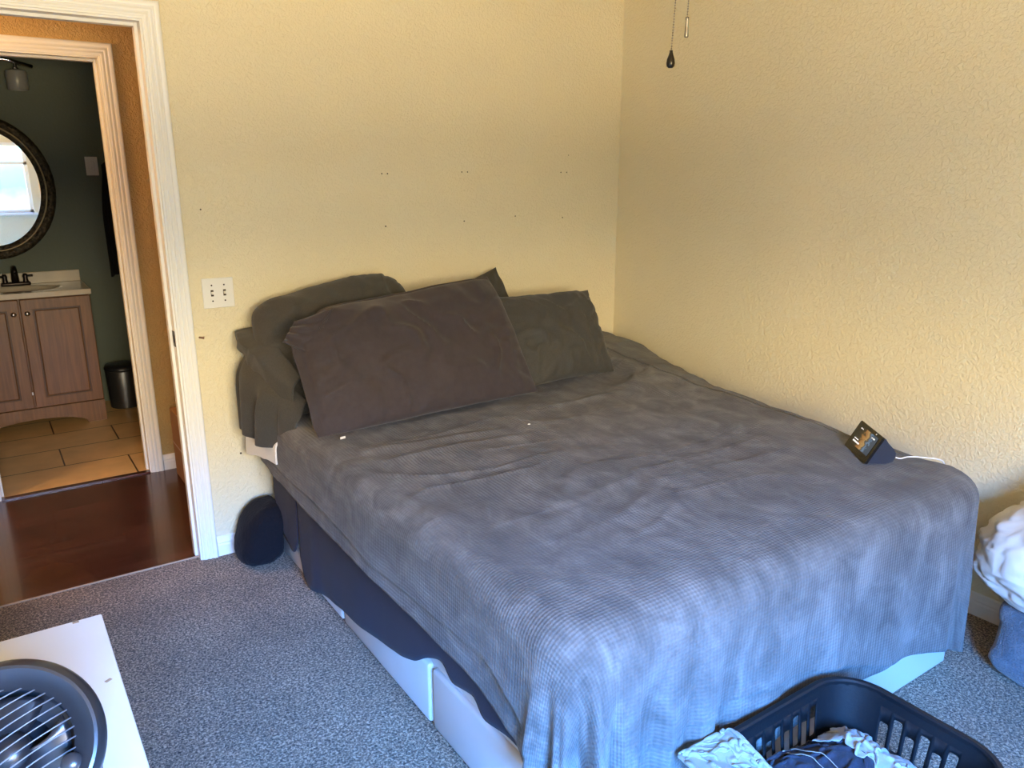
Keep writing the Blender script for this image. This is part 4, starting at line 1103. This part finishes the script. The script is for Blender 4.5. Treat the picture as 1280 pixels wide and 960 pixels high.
t = thing('faucet', 'dark bronze faucet on the beige vanity top', 'faucet', (-2.585, 2.665, .842))
bm = B(); box(bm, -2.665, -2.505, 2.64, 2.69, .842, .866, .010, 3); obj_bm('base_plate', bm, M['jambdark'], t, angle=40)
bm = B(); tube(bm, [(-2.585, 2.665, .86), (-2.585, 2.665, .93), (-2.585, 2.655, .955), (-2.585, 2.61, .955), (-2.585, 2.575, .93)], [.022, .018, .015, .013, .012], 14); obj_bm('spout', bm, M['jambdark'], t, smooth=True)
for x in (-2.64, -2.53):
    bm = B(); lathe(bm, [(.017, .862), (.013, .885), (.016, .90), (.010, .915), (0, .917)], (x, 2.665, 0), (0, 0, 1), 18); tube(bm, [(x, 2.665, .90), (x + (.04 if x > -2.58 else -.04), 2.65, .902)], [.006, .0075], 8); obj_bm('handle', bm, M['jambdark'], t, smooth=True)

# oval mirror
MC = Vector((-2.655, YB, 1.432)); MA, MB_ = .368, .430
t = thing('oval_mirror', 'oval mirror in a dark carved frame on the green bathroom wall', 'mirror', (MC.x, YB, MC.z))
def oval(bm, prof, seg=120, lump=0):
    rows = []
    for k in range(seg):
        a = 2 * PI * k / seg; row = []
        for w, y in prof:
            yy = y + (lump * (math.sin(a * 34) * math.sin(w * 160)) if lump and 0.004 < w < .06 else 0)
            row.append(bm.verts.new((MC.x + (MA - w) * math.cos(a), YB - yy, MC.z + (MB_ - w) * math.sin(a))))
        rows.append(row)
    for k in range(seg):
        q = (k + 1) % seg
        for j in range(len(prof) - 1): bm.faces.new((rows[k][j], rows[q][j], rows[q][j + 1], rows[k][j + 1]))
bm = B(); oval(bm, [(0, .001), (0, .014), (.006, .022), (.014, .030), (.026, .034), (.038, .032), (.048, .026)], 400, .004); obj_bm('carved_frame', bm, M['frame'], t, smooth=True)
bm = B(); oval(bm, [(.048, .024), (.050, .029), (.054, .030), (.058, .026)]); obj_bm('gold_bead', bm, M['gold'], t, smooth=True)
bm = B(); oval(bm, [(.058, .025), (.066, .024), (.078, .017), (.084, .010)]); obj_bm('inner_frame', bm, M['frame'], t, smooth=True)
bm = B(); bm.faces.new([bm.verts.new((MC.x + (MA - .080) * math.cos(2 * PI * k / 96), YB - .011, MC.z + (MB_ - .080) * math.sin(2 * PI * k / 96))) for k in range(96)]); obj_bm('mirror_glass', bm, M['mirror'], t)

# vanity light
t = thing('vanity_light', 'bathroom wall light with a metal bar and grey glass shades above the oval mirror', 'wall light', (-2.62, YB, 2.16))
bm = B(); box(bm, -2.70, -2.54, YB - .025, YB - .001, 2.10, 2.22, .004); obj_bm('back_plate', bm, M['nickel'], t)
bm = B(); tube(bm, [(-2.93, YB - .085, 2.12), (-2.80, YB - .09, 2.165), (-2.62, YB - .09, 2.185), (-2.44, YB - .09, 2.165), (-2.32, YB - .085, 2.135)], .012, 10); tube(bm, [(-2.62, YB - .02, 2.16), (-2.62, YB - .09, 2.185)], .01, 8); obj_bm('bar', bm, M['chrome'], t, smooth=True)
for x in (-2.83, -2.62, -2.41):
    zt = 2.15 if abs(x + 2.62) > .1 else 2.175
    bm = B(); lathe(bm, [(.010, zt), (.010, zt - .02), (.022, zt - .03), (.022, zt - .035)], (x, YB - .09, 0), (0, 0, 1), 16); h_ = obj_bm('shade_holder', bm, M['chrome'], t, angle=40)
    bm = B(); lathe(bm, [(.018, zt - .032), (.052, zt - .042), (.058, zt - .055), (.056, zt - .145), (.052, zt - .150), (.052, zt - .146), (.054, zt - .057), (.018, zt - .036)], (x, YB - .09, 0), (0, 0, 1), 32, closed=True); obj_bm('shade', bm, M['shade'], t, angle=45)

# towel, switch plate, bin, mat
t = thing('towel_hook', 'small dark hook holding the black towel on the green wall', 'hook', (-1.945, YB, 1.60))
bm = B(); lathe(bm, [(0, .001), (.02, .001), (.02, .006), (.008, .010), (.006, .035), (.010, .040), (0, .044)], (-1.945, YB, 1.60), (0, -1, 0), 18); obj_bm('hook_body', bm, M['jambdark'], t, smooth=True)
bm = B(); tube(bm, [(-1.945, YB - .04, 1.60), (-1.945, YB - .05, 1.618)], .006, 8); obj_bm('hook_tip', bm, M['jambdark'], t, smooth=True)
nu, nv = 60, 50; V = []
for i in range(nu):
    f = i / (nu - 1) - .5
    for j in range(nv):
        g = j / (nv - 1); wdt = .135 + .06 * sstep(0, .5, g)
        V.append((-1.945 + f * wdt + .006 * g * math.sin(9 * f), YB - .030 - .018 * math.sin(f * 22 + .6) * sstep(0, .3, g) * .8 - .014 * math.cos(f * PI), 1.592 - .735 * g - .03 * abs(f) * (1 - g) - .012 * math.sin(f * 7)))
tag(obj_np('bath_towel', V, grid_faces(nu, nv), M['blacktowel'], solid=.012, offset=0), 'black towel hanging down the green bathroom wall', 'towel')
t = thing('wall_switch', 'beige switch plate on the green bathroom wall beside the black towel', 'light switch', (-2.062, YB, 1.565))
bm = B(); box(bm, -2.100, -2.028, YB - .007, YB - .0005, 1.507, 1.623, .002); obj_bm('plate', bm, M['plate'], t)
bm = B(); box(bm, -2.074, -2.050, YB - .011, YB - .006, 1.535, 1.595, .002); obj_bm('rocker', bm, M['plate'], t)
t = thing('trash_can', 'dark grey round step bin on the tile beside the vanity', 'trash can', (-2.068, 2.56, .004))
bm = B(); lathe(bm, [(0, .0), (.092, 0), (.096, .004), (.106, .25), (.104, .254), (0, .254)], (-2.068, 2.56, .004), (0, 0, 1), 48); obj_bm('body', bm, M['can'], t, angle=40)
bm = B(); lathe(bm, [(.108, .258), (.109, .268), (.098, .287), (.05, .298), (0, .300)], (-2.068, 2.56, .004), (0, 0, 1), 48); lathe(bm, [(.100, .250), (.100, .262), (.108, .262)], (-2.068, 2.56, .004), (0, 0, 1), 48); obj_bm('lid', bm, M['blackplastic'], t, smooth=True)
bm = B(); box(bm, -2.015, -1.965, 2.44, 2.49, .006, .022, .005); obj_bm('pedal', bm, M['blackplastic'], t)
bm = B(); lathe(bm, [(0, .0), (.20, 0), (.21, .006), (.205, .014), (0, .016)], (0, 0, 0), (0, 0, 1), 48)
bmesh.ops.scale(bm, vec=(1, .55, 1), verts=bm.verts); bmesh.ops.translate(bm, vec=(-1.895, 1.77, .0042), verts=bm.verts)
tag(obj_bm('bath_mat', bm, M['matred'], angle=40), 'dark red mat on the tile, peeking out behind the bathroom door casing', 'bath mat')

# ------------------------------------------------------------------ daylight through the window, hall lamp
w = bpy.data.worlds.new('outdoors'); S.world = w; w.use_nodes = True
nt = w.node_tree; L = nt.links.new; bg = nt.nodes['Background']
tc = nt.nodes.new('ShaderNodeTexCoord'); sp = nt.nodes.new('ShaderNodeSeparateXYZ'); L(tc.outputs['Generated'], sp.inputs[0])
r = ramp(nt, [(.25, (.66, .50, .28)), (.462, (.80, .64, .38)), (.476, (.030, .034, .020)), (.492, (.010, .022, .016)), (.505, (.012, .030, .028)), (.522, (.022, .045, .045)), (.535, (.90, .78, .54)), (.625, (1.06, .90, .62)), (.69, (.40, 1.85, 5.5)), (.82, (.38, 1.88, 5.9)), (1, (.22, 1.0, 3.0))])
a1 = N(nt, 'ShaderNodeMath', operation='MULTIPLY_ADD'); a1.inputs[1].default_value = .5; a1.inputs[2].default_value = .5; L(sp.outputs[2], a1.inputs[0])
nz = N(nt, 'ShaderNodeTexNoise', Scale=14, Detail=5); L(tc.outputs['Generated'], nz.inputs['Vector'])
a2 = N(nt, 'ShaderNodeMath', operation='MULTIPLY_ADD'); a2.inputs[1].default_value = .05; L(nz.outputs['Fac'], a2.inputs[0]); 
a3 = N(nt, 'ShaderNodeMath', operation='SUBTRACT'); a3.inputs[1].default_value = .025; L(a1.outputs[0], a3.inputs[0]); L(a3.outputs[0], a2.inputs[2])
L(a2.outputs[0], r.inputs[0]); L(r.outputs[0], bg.inputs[0]); bg.inputs[1].default_value = WORLD_S
def area(name, loc, tgt, sx, sy, col, power, portal=False):
    ld = bpy.data.lights.new(name, 'AREA'); ld.shape = 'RECTANGLE'; ld.size = sx; ld.size_y = sy; ld.color = col; ld.energy = power
    if portal: ld.cycles.is_portal = True
    o = bpy.data.objects.new(name, ld); link(o); o.location = loc
    o.rotation_euler = (Vector(tgt) - Vector(loc)).to_track_quat('-Z', 'Y').to_euler(); return o
area('window_portal', ((WX0 + WX1) / 2, YS - .02, (WZ0 + WZ1) / 2), ((WX0 + WX1) / 2, 0, (WZ0 + WZ1) / 2), WX1 - WX0, WZ1 - WZ0, (1, 1, 1), 1, True)
def point(name, loc, rad, col, power):
    ld = bpy.data.lights.new(name, 'POINT'); ld.shadow_soft_size = rad; ld.color = col; ld.energy = power
    o = bpy.data.objects.new(name, ld); link(o); o.location = loc; return o
point('hall_lamp', (-3.55, .62, 2.2), .09, (1.0, .62, .28), HALL_P)

vs = S.view_settings; S.display_settings.display_device = 'sRGB'
vs.view_transform = 'Standard'; vs.look = 'None'; vs.exposure = EXPO; vs.gamma = 1; vs.use_curve_mapping = False
S.cycles.use_denoising = True
S.cycles.max_bounces = 10; S.cycles.diffuse_bounces = 7; S.cycles.sample_clamp_indirect = 6
